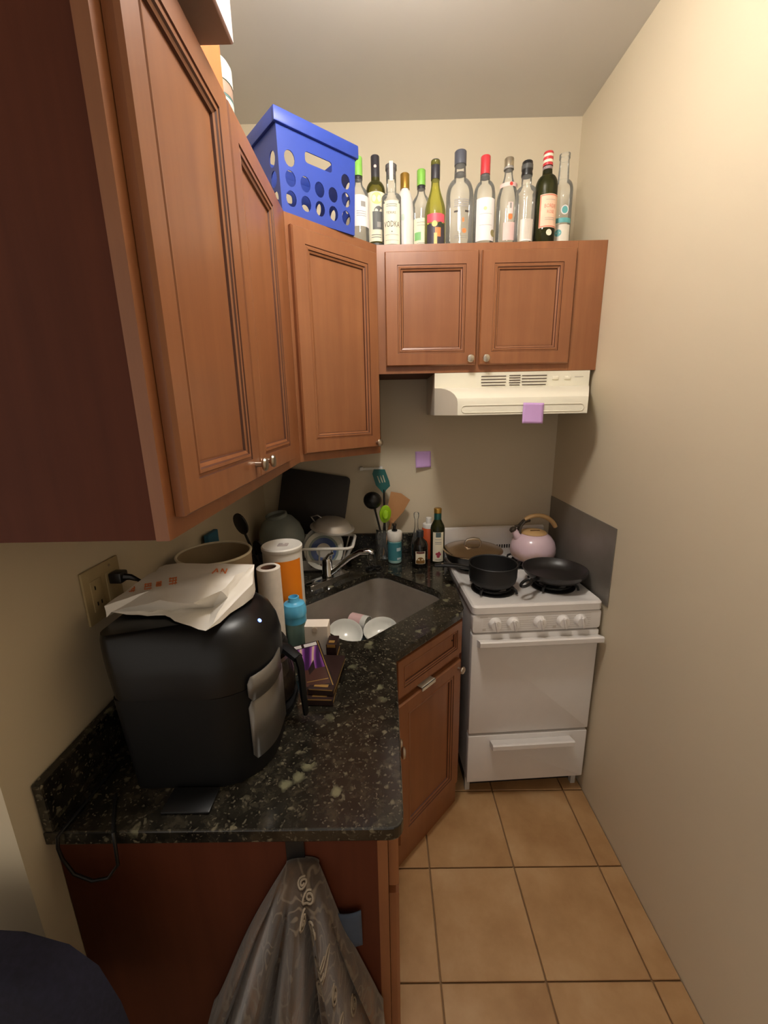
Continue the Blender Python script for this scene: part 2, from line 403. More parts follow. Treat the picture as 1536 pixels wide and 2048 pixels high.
tag(MB().span((XL+.001, .562, CZ+.0005), (XL+.021, YB-.0225, CZ+.102), bev=.002, seg=1).build('backsplash', GRAN, smooth=0), 'dark granite backsplash strip along the left wall', 'backsplash', 'granite backsplash strips')
tag(MB().span((XL+.001, YB-.022, CZ+.0005), (.281-.03, YB-.001, CZ+.102), bev=.002, seg=1).build('backsplash', GRAN, smooth=0), 'dark granite backsplash strip along the back wall', 'backsplash', 'granite backsplash strips')
# sink basin (undermount)
def basin():
    mb = MB(); rings = [(.52, .41, .08, 0), (.494, .384, .072, 0), (.490, .380, .070, -.01), (.474, .364, .068, -.15), (.44, .33, .06, -.185), (.30, .20, .05, -.192), (.06, .06, .0299, -.196)]
    vs = []; n = None
    for w, h, r, z in rings:
        pts = rrect(w, h, r, 6); n = len(pts); vs += [(x, y, z) for x, y in pts]
    fs = [(j*n+k, j*n+(k+1) % n, (j+1)*n+(k+1) % n, (j+1)*n+k) for j in range(len(rings)-1) for k in range(n)]
    fs.append(tuple((len(rings)-1)*n+k for k in range(n))); mb.add(vs, fs); return mb
sk = thing('sink', 'brushed steel undermount sink basin set cornerwise in the granite', 'sink', (SC[0], SC[1], CZ-.0295), SU)
basin().build('basin', SINKM, sk, smooth=50)
MB().lathe([(0, -.1955), (.034, -.1955), (.040, -.193), (.030, -.191), (.026, -.194), (0, -.194)], 24).build('drain', CHROME, sk)
# ================================================================ stove
st = thing('gas_stove', 'small white gas stove with five knobs and a warming drawer', 'stove', (.318, 1.400, 0), R(3.2))
SW, SD, SZ = .506, .585, .905
MB().span((.004, .035, .085), (SW-.004, SD, .865)).build('body', ENAMEL, st, smooth=0)
for x in (.006, SW-.026):
    for y in (.045, SD-.05): MB().span((x, y, 0), (x+.020, y+.02, .086)).build('foot', plain('white_steel_leg', (196, 192, 184), .4), st, smooth=0)
MB().span((.012, .075, .004), (SW-.012, SD-.02, .084)).build('under_stove_shade', IRON, st, smooth=0)  # black block added to give the gap below the drawer its shade
# cooktop: raised-rim pan
def cooktop():
    mb = MB(); rr = [(SW, SD, .02, SZ-.032), (SW, SD, .02, SZ-.006), (SW-.012, SD-.012, .02, SZ+.002), (SW-.034, SD-.034, .02, SZ+.002), (SW-.060, SD-.060, .03, SZ-.006)]
    vs = []
    for w, h, r, z in rr:
        pts = rrect(w, h, r, 4, SW/2, SD/2); n = len(pts); vs += [(x, y, z) for x, y in pts]
    fs = [(j*n+k, j*n+(k+1) % n, (j+1)*n+(k+1) % n, (j+1)*n+k) for j in range(len(rr)-1) for k in range(n)]
    fs.append(tuple((len(rr)-1)*n+k for k in range(n))); mb.add(vs, fs); return mb
cooktop().build('cooktop', ENAMEL, st, smooth=35)
BURN = [(.128, .165), (.385, .175), (.118, .435), (.380, .430)]
for x, y in BURN:
    b = MB().lathe([(.088, -.004), (.090, .001), (.084, .003), (.076, -.002), (.03, -.004), (0, -.004)], 28).build('burner_bowl', IRON, st, loc=(x, y, SZ-.003))
    MB().lathe([(0, -.002), (.034, -.002), (.036, .010), (.030, .016), (0, .017)], 20).build('burner', IRON, b)
    g = MB(); g.tube([(.072*math.cos(a*math.pi/9), .072*math.sin(a*math.pi/9), .012) for a in range(19)], .004, 6, cap=False)
    for k in range(4):
        a = math.pi/4+k*math.pi/2
        g.tube([(math.cos(a)*.104, math.sin(a)*.104, .0045), (math.cos(a)*.100, math.sin(a)*.100, .018), (math.cos(a)*.085, math.sin(a)*.085, .026), (math.cos(a)*.03, math.sin(a)*.03, .026)], .0055, 6)
    g.build('grate', IRON, b)
# backguard
bg = MB().prism([(SD-.035, SZ-.01), (SD, SZ-.01), (SD, 1.047), (SD-.018, 1.052), (SD-.030, 1.045)], 0, SW, Matrix(((0, 0, 1, 0), (1, 0, 0, 0), (0, 1, 0, 0), (0, 0, 0, 1)))).build('backguard', ENAMEL, st, smooth=30)
for k in range(14): MB().box((.006, .003, .018)).build('vent_slot', BLACK, bg, loc=(.17+k*.0125, SD-.0345, SZ+.045), smooth=0)
# control panel
def rr_panel(name, x0, x1, z0, z1, y0, y1, r, mat, parent, bev=.004):
    T = Matrix(((1, 0, 0, 0), (0, 0, -1, 0), (0, 1, 0, 0), (0, 0, 0, 1)))
    return MB().prism(rrect(x1-x0, z1-z0, r, 4, (x0+x1)/2, (z0+z1)/2), -y1, -y0, T, bev=bev).build(name, mat, parent, smooth=35)
cpn = rr_panel('control_panel', .002, SW-.002, .792, .870, .004, .036, .012, ENAMEL, st)
PRN = plain('grey_print', (186, 178, 168), .5)
for k in range(7): MB().box((.42, .0006, .0010)).build('printed_line', PRN, cpn, loc=(SW/2, .0038, .803+k*.0092), smooth=0)
for x, w in ((.045, .03), (.047, .012), (.322, .012)): MB().box((w, .0008, .003 if w > .02 else .009)).build('printed_mark', PRN, cpn, loc=(x, .0037, .858 if w > .02 else .805), smooth=0)
KN = MB(); KN.lathe([(0, 0), (.025, 0), (.0255, .004), (.023, .008), (.021, .020), (.019, .022), (0, .0225)], 22, Matrix.Rotation(R(90), 4, 'X')); KN.box((.010, .014, .044), (0, -.024, 0), (0, R(-12), 0), .003)
for x in (.088, .158, .262, .352, .421):
    k = KN.build('knob', ENAMEL, st, loc=(x, .004, .831))
    MB().box((.0016, .002, .015), (0, -.0312, .010), (0, R(-12), 0)).build('pointer', PRN, k, smooth=0)
# oven door and handle
dr = rr_panel('oven_door', .002, SW-.002, .330, .785, .006, .034, .006, ENAMEL, st)
MB().prism([(.004, .764), (-.034, .777), (-.040, .773), (-.040, .756), (-.036, .752), (.004, .735)], .022, SW-.006, Matrix(((0, 0, 1, 0), (1, 0, 0, 0), (0, 1, 0, 0), (0, 0, 0, 1)))).build('handle', ENAMEL, dr, smooth=30)
dw = rr_panel('warming_drawer', .002, SW-.002, .085, .318, .006, .034, .006, ENAMEL, st)
MB().prism([(.005, .296), (-.034, .308), (-.040, .304), (-.040, .286), (-.036, .281), (.005, .270)], .092, .43, Matrix(((0, 0, 1, 0), (1, 0, 0, 0), (0, 1, 0, 0), (0, 0, 0, 1)))).build('handle', ENAMEL, dw, smooth=30)
# steel splash guard on the right wall
tag(MB().span((XR-.004, 1.417, .885), (XR-.001, 2.015, 1.196), bev=.001, seg=1).build('splash_guard', plain('galvanised_steel', (132, 126, 118), .40, .35, vary=.12, scale=6), smooth=0), 'grey metal splash guard sheet standing on the wall beside the stove', 'splash guard')
# ================================================================ range hood
hd = thing('range_hood', 'cream white range hood with vent slots under the short cabinet', 'hood', (.200, 1.70, 1.605))
HW = .614; zt = ZO-1.605-.001
def hood():
    mb = MB(); zl, zh, t, yf, ym = 0, .045, .068, -.150, 0.0
    # profile rows front to back, left/right x per row
    rows = [(.30, zt, 0), (ym, zt, 0), (ym, .105, 0)]
    for k in range(1, 7):
        a = k/6; rows.append((ym+(yf-ym)*math.sin(a*math.pi/2)**1.0*1.0, .105-(.105-zh)*(1-math.cos(a*math.pi/2))*1.0, t*math.sin(a*math.pi/2)))
    rows.append((yf, zl, t))
    vs = []
    for y, z, ins in rows: vs += [(ins, y, z), (HW-ins, y, z)]
    fs = [(2*i, 2*i+1, 2*i+3, 2*i+2) for i in range(len(rows)-1)]
    n = len(vs)
    vs += [(0, ym, zl), (HW, ym, zl), (0, .30, zl), (HW, .30, zl)]
    # side cheeks
    fs.append(tuple([2*i for i in range(1, len(rows))]+[n])); fs.append(tuple([2*i+1 for i in range(1, len(rows))]+[n+1]))
    fs.append((0, 2, n, n+2)); fs.append((1, 3, n+1, n+3)); fs.append((0, 1, n+3, n+2))
    m = 2*(len(rows)-1)
    fs.append((m, m+1, n+1, n)); fs.append((n, n+1, n+3, n+2))
    mb.add(vs, fs); return mb
hood().build('shell', HOODW, hd, smooth=20)
DSL = plain('vent_shadow', (66, 48, 40), .7)
for gx, gw in ((.185, .098), (.296, .044), (.346, .098)):
    for k in range(5 if gw < .06 else 4):
        MB().box((gw-(.004 if k == 0 else 0), .004, .0030)).build('vent_slot', DSL, hd, loc=(gx+gw/2, -.0004, .112+k*(.0115 if gw > .06 else .009)), smooth=0)
MB().span((.155, -.0015, .096), (.475, 0.0, .160)).build('vent_plate', HOODW, hd, smooth=0).location.y = .0012
for x in (.478, .526): MB().box((.026, .007, .014), bev=.003).build('rocker_switch', HOODW, hd, loc=(x, -.001, .136))
m = MB(); m.box((.034, .001, .0022)); m.build('printed_mark', PRN, hd, loc=(.572, -.0006, .139), smooth=0)
lip = MB(); lp = rrect(HW-.068*2-.03, .026, .012, 4)
lip.tube([(x, 0, z) for x, z in lp+lp[:1]], .0018, 6, cap=False); lip.build('lip_bead', HOODW, hd, loc=(HW/2, -.1505, .0215))
# ceiling lamp (just out of frame above)
lm = thing('ceiling_lamp', 'round white ceiling lamp with a glowing glass globe on a short stem', 'lamp', (LAMP_XY[0], LAMP_XY[1], ZC))
MB().lathe([(0, 0), (.07, 0), (.07, -.012), (.05, -.024), (.02, -.03), (.02, -.054), (.045, -.062), (0, -.062)], 32).build('base_plate', WHITEP, lm)
DOME = emit('lamp_glass', (1, .945, .87), LAMP_POWER)
MB().lathe([(.0, -.060)]+[(.105*math.sin(a*math.pi/12), -.150+.090*math.cos(a*math.pi/12)) for a in range(1, 12)]+[(0, -.240)], 32).build('glass_globe', DOME, lm)
# ================================================================ bottles on the cabinet top
BG = 'empty bottles lined up on the cabinet top'
CREAM = plain('cream_paper', (232, 224, 198), .6, vary=.02); WPAPER = plain('white_paper', (228, 222, 220), .6, vary=.02)
INK = plain('dark_ink', (62, 54, 50), .6); GINK = plain('grey_ink', (150, 146, 140), .6); REDP = plain('red_print', (206, 62, 52), .5); PINKP = plain('pink_print', (214, 82, 98), .5)
LIME = plain('lime_foil', (128, 186, 78), .35); BLKFOIL = plain('black_foil', (50, 48, 54), .35); GOLD = plain('gold_foil', (176, 136, 62), .3, .7); REDF = plain('red_foil', (196, 56, 62), .35)
TEALP = plain('teal_print', (96, 168, 168), .5); ORANGEP = plain('orange_print', (222, 128, 70), .5); BLUSH = plain('blush_paper', (232, 196, 188), .6); PALEGREEN = plain('green_print', (126, 186, 116), .5)
def bprof(rb, zs, zn, rn, h, pow_=1.0, foot=.004, bulge=0):
    p = [(0, .006), (rb*.6, .004), (rb*.93, 0), (rb, foot)]
    for k in range(1, 5): p.append((rb*(1+bulge*math.sin(math.pi*k/5)), foot+(zs-foot)*k/4))
    for k in range(1, 10):
        t = k/9; e = (1-math.cos(math.pi*t))/2 if pow_ > .95 else 1-math.sqrt(max(0, 1-(t*.985)**2.2))
        e = min(1, e*1.08) if pow_ <= .95 else e**pow_; p.append((rb+(rn-rb)*e, zs+(zn-zs)*t))
    p += [(rn*.97, h-.018), (rn*1.12, h-.016), (rn*1.12, h-.002), (rn*.9, h), (rn*.8, h-.004)]
    return p
def bottle(label, x, y, mat, prof, z=ZT, name='bottle', group=BG, rz=0):
    b = thing(name, label, 'bottle', (x, y, z), rz, group)
    if group == BG: b.scale = (1.06, 1.06, 1)
    MB().shell(prof, 28).build('glass_body', mat, b, smooth=50); return b
def cap(b, r, z0, z1, mat, name='cap', dome=.003, seg=20):
    return MB().lathe([(r, z0), (r, z1-dome), (r*.93, z1-dome*.3), (r*.8, z1), (0, z1)], seg).build(name, mat, b, smooth=45)
def lab(b, r, z0, z1, half, mats, deco=None, name='label', a=0):
    mb = MB(); patch(mb, r+.0006, z0, z1, a-half, a+half, 0)
    if deco: deco(mb, r+.0010)
    return mb.build(name, mats, b, smooth=60)
def lines(mb, r, zs, half, mi=1, h=.0016, a=0):
    for z in zs: patch(mb, r, z, z+h, a-half, a+half, mi, 8)
# 1 white label, green cap
b = bottle('clear bottle with lime green cap and wide white label, beside the blue crate', -.083, 1.74, CLEAR, bprof(.034, .175, .215, .0135, .294))
cap(b, .0155, .235, .296, LIME); cap(b, .0148, .225, .2348, BLKFOIL, 'cap_skirt')
lab(b, .034, .065, .165, 1.45, [WPAPER, GINK], lambda m, r: (lines(m, r, (.098, .105, .112), .5, a=.3), patch(m, r, .128, .145, .25, .75, 1)))
# 2 dark foil, olive glass, wolf label
b = bottle('olive glass bottle with long black foil neck and dark animal picture label', -.0204, 1.80, GREENG, bprof(.035, .205, .245, .0135, .327, .8))
cap(b, .0155, .245, .329, BLKFOIL, 'foil'); disc(m := MB(), .0162, .290, 0, .005); m.build('foil_mark', BLUSH, b)
def d(m, r):
    disc(m, r, .178, .1, .020, 2); patch(m, r, .075, .135, -.35, .9, 1); disc(m, r, .135, .3, .018, 1); patch(m, r+.0003, .082, .1, .1, .5, 3); lines(m, r, (.048, .056), .5, 1, .002)
lab(b, .035, .035, .200, 1.2, [CREAM, plain('slate_print', (96, 96, 94), .6), plain('yellow_print', (226, 204, 130), .6), GINK], d)
lab(b, .0352, .008, .030, 1.5, [plain('dark_band', (70, 68, 62), .5)], name='lower_band')
# 3 vodka
b = bottle('clear bottle with cream VODKA label and black-and-white neck strip', .038, 1.745, CLEAR, bprof(.0345, .165, .185, .0175, .272, 1.3))
cap(b, .0168, .235, .274, plain('plum_cap', (66, 52, 62), .4)); MB().box((.013, .003, .062), (0, -.018, .245), bev=.001).build('neck_strip', CREAM, b)
def d(m, r):
    wrap(m, r, .070, 0, 'VODKA', .027, 1, .62); wrap(m, r, .107, -.08, 'TEXAS', .012, 1); lines(m, r, (.128, .134), .55, 1, .0013); lines(m, r, (.036, .018), .7, 2, .0012); disc(m, r, .046, 0, .002, 1)
lab(b, .0345, .006, .140, .92, [CREAM, INK, GINK], d); lab(b, .0343, .138, .147, .75, [CREAM], name='label_top')
# 4 white coconut bottle
b = bottle('small opaque white bottle with gold cap behind the vodka bottle', .091, 1.80, plain('white_bottle', (226, 220, 214), .25, vary=.01), bprof(.031, .125, .215, .0125, .268, .9))
cap(b, .0165, .219, .270, GOLD); disc(m := MB(), .0318, .115, -.3, .008, 0, 1.4); m.build('printed_mark', plain('pale_green_print', (188, 200, 184), .5), b)
# 5 green cap slim
b = bottle('slim clear bottle with lime green cap and pale label with green square', .154, 1.81, CLEAR, bprof(.0325, .175, .215, .0135, .284))
cap(b, .0155, .233, .286, LIME); cap(b, .0148, .223, .2328, BLKFOIL, 'cap_skirt')
lab(b, .0325, .015, .115, 1.0, [CREAM, PALEGREEN, GINK], lambda m, r: (patch(m, r, .04, .068, -.85, -.1, 1), lines(m, r, (.026, .03, .09, .1), .55, 2)))
# 6 yellow-green wine bottle
b = bottle('yellow-green wine bottle with black cap and red band over an orange animal', .201, 1.75, YELG, bprof(.0365, .115, .215, .0142, .284, 1.0))
cap(b, .0158, .224, .286, BLKFOIL)
lab(b, .0365, .003, .072, .95, [plain('black_label', (58, 52, 60), .5), ORANGEP, plain('sand_print', (226, 190, 120), .6), plain('dark_olive_print', (52, 56, 38), .6)], lambda m, r: (patch(m, r, .003, .04, -.2, .1, 2), patch(m, r, .028, .058, -.1, .45, 1, 6), disc(m, r, .066, .45, .011, 3), disc(m, r, .07, -.15, .010, 2)))
lab(b, .0365, .076, .104, .95, [PINKP], name='red_band')
# 7 large vodka
b = bottle('largest clear bottle with charcoal cap, round shoulders and small orange fruit print', .2925, 1.755, CLEAR, bprof(.0475, .165, .225, .0175, .312, .75))
cap(b, .0205, .270, .314, plain('charcoal_cap', (78, 80, 90), .4)); MB().lathe([(.0178, .240), (.0195, .242), (.0178, .245)], 24).build('neck_ring', INK, b)
m = MB(); r = .0481
lines(m, r, (.120, .127, .134, .141), .55, 0, .004); patch(m, r, .103, .109, -.55, -.25, 1); patch(m, r, .103, .109, .25, .55, 1); disc(m, r, .043, .22, .008, 2); disc(m, r, .078, .13, .004, 2, 2)
lines(m, r, (.02, .026), .5, 0, .0015)
m.build('printed_marks', [GINK, INK, ORANGEP], b)
# 8 red cap
b = bottle('clear bottle with red foil cap and tall pale label', .3835, 1.75, CLEAR, bprof(.037, .165, .215, .0145, .293, .9))
cap(b, .0165, .236, .295, REDF); cap(b, .0155, .226, .2358, INK, 'cap_skirt')
lab(b, .037, .012, .150, .98, [WPAPER, GINK, plain('olive_print', (150, 140, 96), .6), plain('pale_yellow_print', (230, 222, 150), .6)], lambda m, r: (lines(m, r, (.062, .098), .6, 1, .001), disc(m, r, .038, .8, .012, 2), disc(m, r, .115, -.1, .006, 3)))
# 9 steel cap, pink label
b = bottle('clear tapering bottle with silver cap and pink label', .480, 1.79, CLEAR, bprof(.0375, .165, .265, .0135, .305, 1.0))
cap(b, .0165, .278, .307, plain('silver_cap', (196, 186, 166), .2, .9)); cap(b, .0172, .270, .279, GINK, 'cap_skirt')
def d(m, r):
    patch(m, r, .112, .150, -.18, .30, 1); patch(m, r, .130, .148, -.02, .16, 2); disc(m, r, .103, .08, .008, 3, 1.3)
lab(b, .0375, .025, .085, .55, [BLUSH, plain('pale_pink', (234, 206, 200), .6), GINK, ORANGEP], d)
lab(b, .0312, .205, .218, 1.3, [BLUSH, REDP], lambda m, r: disc(m, r, .212, .1, .006, 1), 'neck_label')
# 10 ribbed with black stopper
b = bottle('short clear ribbed bottle with black pourer stopper', .532, 1.735, CLEAR, bprof(.0325, .175, .195, .017, .258, 1.2))
cap(b, .0175, .228, .268, BLACK, 'stopper'); MB().lathe([(.0185, .222), (.019, .226), (.0185, .230)], 24).build('stopper_ring', BLACK, b)
lab(b, .0325, .004, .075, .7, [plain('embossed_pale', (206, 196, 184), .4), WPAPER], lambda m, r: patch(m, r, .004, .009, -.5, .5, 1))
m = MB()
for k in range(9): disc(m, .0331, .09+k*.009, -.45, .002)
m.build('raised_dots', WPAPER, b)
# 11 dark green, red striped cap
b = bottle('dark green wine bottle with red and white striped cap and coral label', .611, 1.75, DARKG, bprof(.0375, .185, .230, .0142, .300, .9))
for k in range(5): cap(b, .0166, .258+k*.009, .267+k*.009 if k < 4 else .303, [REDF, CREAM][k % 2], 'cap_stripe', .0005 if k < 4 else .004)
cap(b, .0160, .246, .2578, plain('mauve_grey', (140, 122, 124), .5), 'cap_skirt')
def d(m, r):
    wrap(m, r, .118, .12, 'BORDE', .017, 1, .75); wrap(m, r, .099, .18, 'ROSE', .014, 1, .8); lines(m, r, (.138, .08, .074), .45, 2, .0012, .15)
    for z0, z1, a0, a1 in ((.152, .155, -.8, 1.15), (.052, .055, -.8, 1.15), (.052, .155, -.8, -.7)): patch(m, r, z0, z1, a0, a1, 1)
lab(b, .0375, .050, .157, 1.0, [plain('coral_paper', (238, 200, 172), .6), plain('coral_ink', (216, 118, 92), .6), GINK], d, a=.18); disc(m := MB(), .0386, .033, .15, .0105); m.build('seal', CREAM, b)
# 12 clear tall with teal
b = bottle('pale clear bottle without cap, teal print, behind the striped-cap bottle', .690, 1.80, CLEAR, bprof(.036, .195, .235, .0165, .322, .8))
lab(b, .036, .004, .078, .75, [plain('pale_cream_print', (228, 220, 204), .6), TEALP], lambda m, r: disc(m, r, .05, -.5, .012, 1)); lab(b, .036, .084, .100, .85, [TEALP], name='teal_band'); disc(m := MB(), .0367, .126, .0, .014, 0, 1.15); disc(m, .0370, .126, .0, .0105, 1, 1.15); m.build('round_print', [WPAPER, TEALP], b)
# ================================================================ blue crate
BLUE = plain('blue_plastic', (44, 68, 158), .4, vary=.03)
def hole_panel(mb, w0, w1, h, holes, T, th=.003):
    """tapered wall, bottom width w0, top width w1, with round / slot holes; holes = list of outlines (x, z)"""
    bm = bmesh.new()
    def loop(pts):
        vs = [bm.verts.new((x, 0, z)) for x, z in pts]; return [bm.edges.new((vs[i], vs[(i+1) % len(vs)])) for i in range(len(vs))]
    ed = loop([(-w0/2, 0), (w0/2, 0), (w1/2, h), (-w1/2, h)])
    for hp in holes: ed += loop(hp)
    bmesh.ops.triangle_fill(bm, use_beauty=True, use_dissolve=False, edges=ed)
    g = bmesh.ops.extrude_face_region(bm, geom=list(bm.faces))
    for v in [e for e in g['geom'] if isinstance(e, bmesh.types.BMVert)]: v.co.y += th
    bm.verts.index_update(); mb.add([v.co[:] for v in bm.verts], [[v.index for v in f.verts] for f in bm.faces], T); bm.free()
def circ(x, z, r, n=14, sz=1.0): return [(x+r*math.cos(2*math.pi*k/n), z+r*sz*math.sin(2*math.pi*k/n)) for k in range(n)]
def crate():
    cr_ = thing('plastic_crate', 'blue plastic crate with round holes on the corner cabinet top', 'crate', (-.303, 1.432, ZT), R(41))
    w, dp, h = .276, .255, .235; tp = .007
    hs = []
    for x in (-.104, -.052, 0, .052, .104):
        for z in (.045, .098, .150):
            if z > .14 and abs(x) < .1: continue
            hs.append(circ(x, z, .0180, sz=1.2))
    hs.append([(x, z+.172) for x, z in rrect(.10, .03, .009, 3)])
    hs2 = [circ(x, z, .0180, sz=1.2) for x in (-.095, -.048, 0, .048, .095) for z in (.045, .098, .150) if not (z > .14 and abs(x) < .05)]
    for (nm, L, hh, T) in (('front', w, hs, Matrix.Translation((w/2, 0, 0)) @ Matrix.Rotation(math.atan2(tp, h), 4, 'X')),
                   ('back', w, hs, Matrix.Translation((w/2, dp, 0)) @ Matrix.Rotation(math.pi, 4, 'Z') @ Matrix.Rotation(math.atan2(tp, h), 4, 'X')),
                   ('left', dp, hs2, Matrix.Translation((0, dp/2, 0)) @ Matrix.Rotation(-math.pi/2, 4, 'Z') @ Matrix.Rotation(math.atan2(tp, h), 4, 'X')),
                   ('right', dp, hs2, Matrix.Translation((w, dp/2, 0)) @ Matrix.Rotation(math.pi/2, 4, 'Z') @ Matrix.Rotation(math.atan2(tp, h), 4, 'X'))):
        mb = MB(); hole_panel(mb, L, L+2*tp, h, hh, T); mb.build('side', BLUE, cr_, smooth=0)
    rim = MB(); e = .016
    for (a, b_, c_, d_) in ((-e, -e, w+e, -e+.012), (-e, dp+e-.012, w+e, dp+e), (-e, -e+.0115, -e+.012, dp+e-.0115), (w+e-.012, -e+.0115, w+e, dp+e-.0115)):
        rim.span((a, b_, h-.010), (c_, d_, h+.028), bev=.003)
    ins = .003
    for (a, b_, c_, d_) in ((-e, -e, w+e, 0), (-e, dp, w+e, dp+e)): rim.span((a+.006, b_+.004, h-.004), (c_-.006, d_+.002, h+.001))
    rim.build('rim', BLUE, cr_, smooth=30)
    MB().span((.003, .003, .001), (w-.003, dp-.003, .005)).build('floor_panel', BLUE, cr_, smooth=0)
crate()
# ================================================================ boxes and tub on the left cabinet top
bxx = thing('cardboard_box', 'large pale pink cardboard box overhanging the tall cabinet top', 'box', (-.241, .847, ZT))
PINKW = plain('pale_pink_card', (208, 188, 190), .55, vary=.02); GREYC = plain('grey_card', (150, 132, 124), .7)
MB().span((-.30, -.34, .0005), (0, 0, .16), bev=.002, seg=1).build('carton', [PINKW], bxx, smooth=0)
MB().span((-.297, -.337, -.0002), (-.004, -.003, .0008)).build('bottom_flap', GREYC, bxx, smooth=0)
m = MB()
for y0, y1, z0, z1 in ((-.11, -.04, .05, .10), (-.26, -.16, .03, .12)): m.span((.0002, y0, z0), (.0008, y1, z1))
m.build('printed_mark', plain('rose_print', (214, 178, 184), .6), bxx, smooth=0)
ob = thing('carton', 'orange and cream food carton on the tall cabinet top, behind the pink box', 'box', (-.345, .895, ZT))
MB().span((-.10, 0, 0), (0, .208, .255), bev=.0015, seg=1).build('card', plain('orange_card', (176, 104, 56), .6), ob, smooth=0)
CDK = plain('tan_card', (170, 140, 104), .6); MB().span((.0001, .0, .19), (.0007, .208, .254)).build('cream_panel', CDK, ob, smooth=0); MB().span((.0001, .0, .0), (.0007, .208, .035)).build('cream_panel', CDK, ob, smooth=0)
tb = thing('food_tub', 'round tub with white lid and mint green label on the tall cabinet top', 'tub', (-.398, 1.170, ZT))
MB().lathe([(.047, 0), (.05, .004), (.05, .158), (.046, .165), (0, .165)], 28).build('tub_body', plain('mint_tub', (112, 150, 130), .4), tb)
for z0, z1, mt in ((.032, .060, plain('tub_white_print', (166, 176, 164), .6)), (.100, .118, MATS['tub_white_print']), (.119, .123, plain('dark_teal_line', (70, 100, 98), .5)), (.124, .148, plain('taupe_band', (140, 116, 100), .5))):
    MB().shell([(.0506, z0), (.0506, z1)], 28).build('label_band', mt, tb)
MB().lathe([(.052, .150), (.052, .186), (.047, .194), (0, .195)], 28).build('lid', plain('tub_lid', (190, 186, 178), .45), tb)
# ================================================================ sticky notes, wall bar, outlet
LIL = plain('lilac_paper', (200, 160, 216), .65, vary=.02)
def note(name_lab, x, y, z, w, h, curl, rot, side=0):
    def fn(u, v):
        cx, cz = (u-.5)*w, (v-1)*h
        lift = .0012+curl*(1-v)**2*(1 if side == 0 else (.3+.7*(u if side > 0 else 1-u)))
        return (cx*math.cos(rot)-cz*math.sin(rot), -lift, cx*math.sin(rot)+cz*math.cos(rot))
    mb = MB(); mb.grid(fn, 9, 9); o = mb.build('sticky_note', LIL, loc=(x, y, z))
    sm = o.modifiers.new('thickness', 'SOLIDIFY'); sm.thickness = .0006
    tag(o, name_lab, 'sticky note', 'lilac sticky notes')
note('lilac sticky note stuck on the hood lip', .546, 1.5475, 1.645, .076, .074, .006, R(-2))
note('lilac sticky note with a curled corner stuck on the back wall', .184, YB-.001, 1.430, .076, .078, .022, R(1), -1)
wb_ = thing('wall_bar', 'short white plastic holder bar on the back wall above the turner', 'holder', (-.07, YB, 1.352))
MB().tube([(-.055, -.028, 0), (.05, -.028, 0)], .0065, 10).build('bar', WHITEP, wb_)
for x in (-.05, .046): MB().span((x-.008, -.034, -.009), (x+.008, -.001, .009), bev=.003).build('bracket', WHITEP, wb_)
IVORY = plain('ivory_plastic', (170, 152, 112), .5)
pl = thing('wall_outlet', 'ivory double wall plate with sockets on the left wall behind the bag', 'outlet', (XL, .815, 1.262))
MB().span((.0005, -.058, -.059), (.0065, .058, .059), bev=.003).build('plate', IVORY, pl)
for y in (-.024, .024):
    MB().span((.006, y-.0165, -.034), (.0085, y+.0165, .034), bev=.0015).build('socket', IVORY, pl)
for y, z in ((-.030, .017), (-.030, -.018), (-.018, -.018)): MB().box((.002, .0025, .008)).build('slot', BLACK, pl, loc=(.0085, y, z), smooth=0)
for z in (.047, -.047): MB().box((.002, .005, .005)).build('screw', NICKEL, pl, loc=(.007, .024, z), smooth=0)
pg = thing('power_plug', 'black power plug in the ivory wall plate', 'plug', (XL+.009, .840, 1.281))
MB().span((0, -.014, -.012), (.028, .014, .013), bev=.004).build('plug_body', BLACK, pg)
MB().tube([(.02, 0, 0), (.04, .002, -.002), (.055, .006, -.012), (.05, .012, -.05), (.02, .014, -.10)], [.009, .007, .004, .0035, .0035], 8).build('strain_relief', BLACK, pg)
# ================================================================ helpers for small things
def quadslab(mb, P, th, mi=0):
    """slab on four corner points (front face), thickened backwards"""
    P = [Vector(p) for p in P]; n = (P[1]-P[0]).cross(P[3]-P[0]).normalized()
    vs = [tuple(p) for p in P]+[tuple(p-n*th) for p in P]
    mb.add(vs, [(0, 1, 2, 3), (7, 6, 5, 4), (0, 4, 5, 1), (1, 5, 6, 2), (2, 6, 7, 3), (3, 7, 4, 0)], None, mi)
def onquad(P, u, v, e=.0006):
    P = [Vector(p) for p in P]; n = (P[1]-P[0]).cross(P[3]-P[0]).normalized()
    return P[0]*(1-u)*(1-v)+P[1]*u*(1-v)+P[2]*u*v+P[3]*(1-u)*v+n*e
def qrect(mb, P, u0, u1, v0, v1, e=.0006, mi=0):
    mb.add([tuple(onquad(P, u, v, e)) for u, v in ((u0, v0), (u1, v0), (u1, v1), (u0, v1))], [(0, 1, 2, 3)], None, mi)
def qtext(mb, P, s, u, v, size, mi=0, e=.0006, rot=0):
    P = [Vector(p) for p in P]; ux = (P[1]-P[0]).normalized(); vx = (P[3]-P[0]).normalized(); o = onquad(P, u, v, e)
    vs, fs = text2d(s, size); c_, s_ = math.cos(rot), math.sin(rot)
    mb.add([tuple(o+ux*(x*c_-y*s_)+vx*(x*s_+y*c_)) for x, y, _ in vs], fs, None, mi)
def pan_prof(r0, r1, h, th=.003):
    return [(0, 0), (r0, 0), (r0+(r1-r0)*.35, h*.12), (r0+(r1-r0)*.8, h*.6), (r1, h), (r1-th, h), (r0+(r1-r0)*.8-th, h*.6), (r0+(r1-r0)*.35-th, h*.12+th), (r0-th, th), (0, th)]
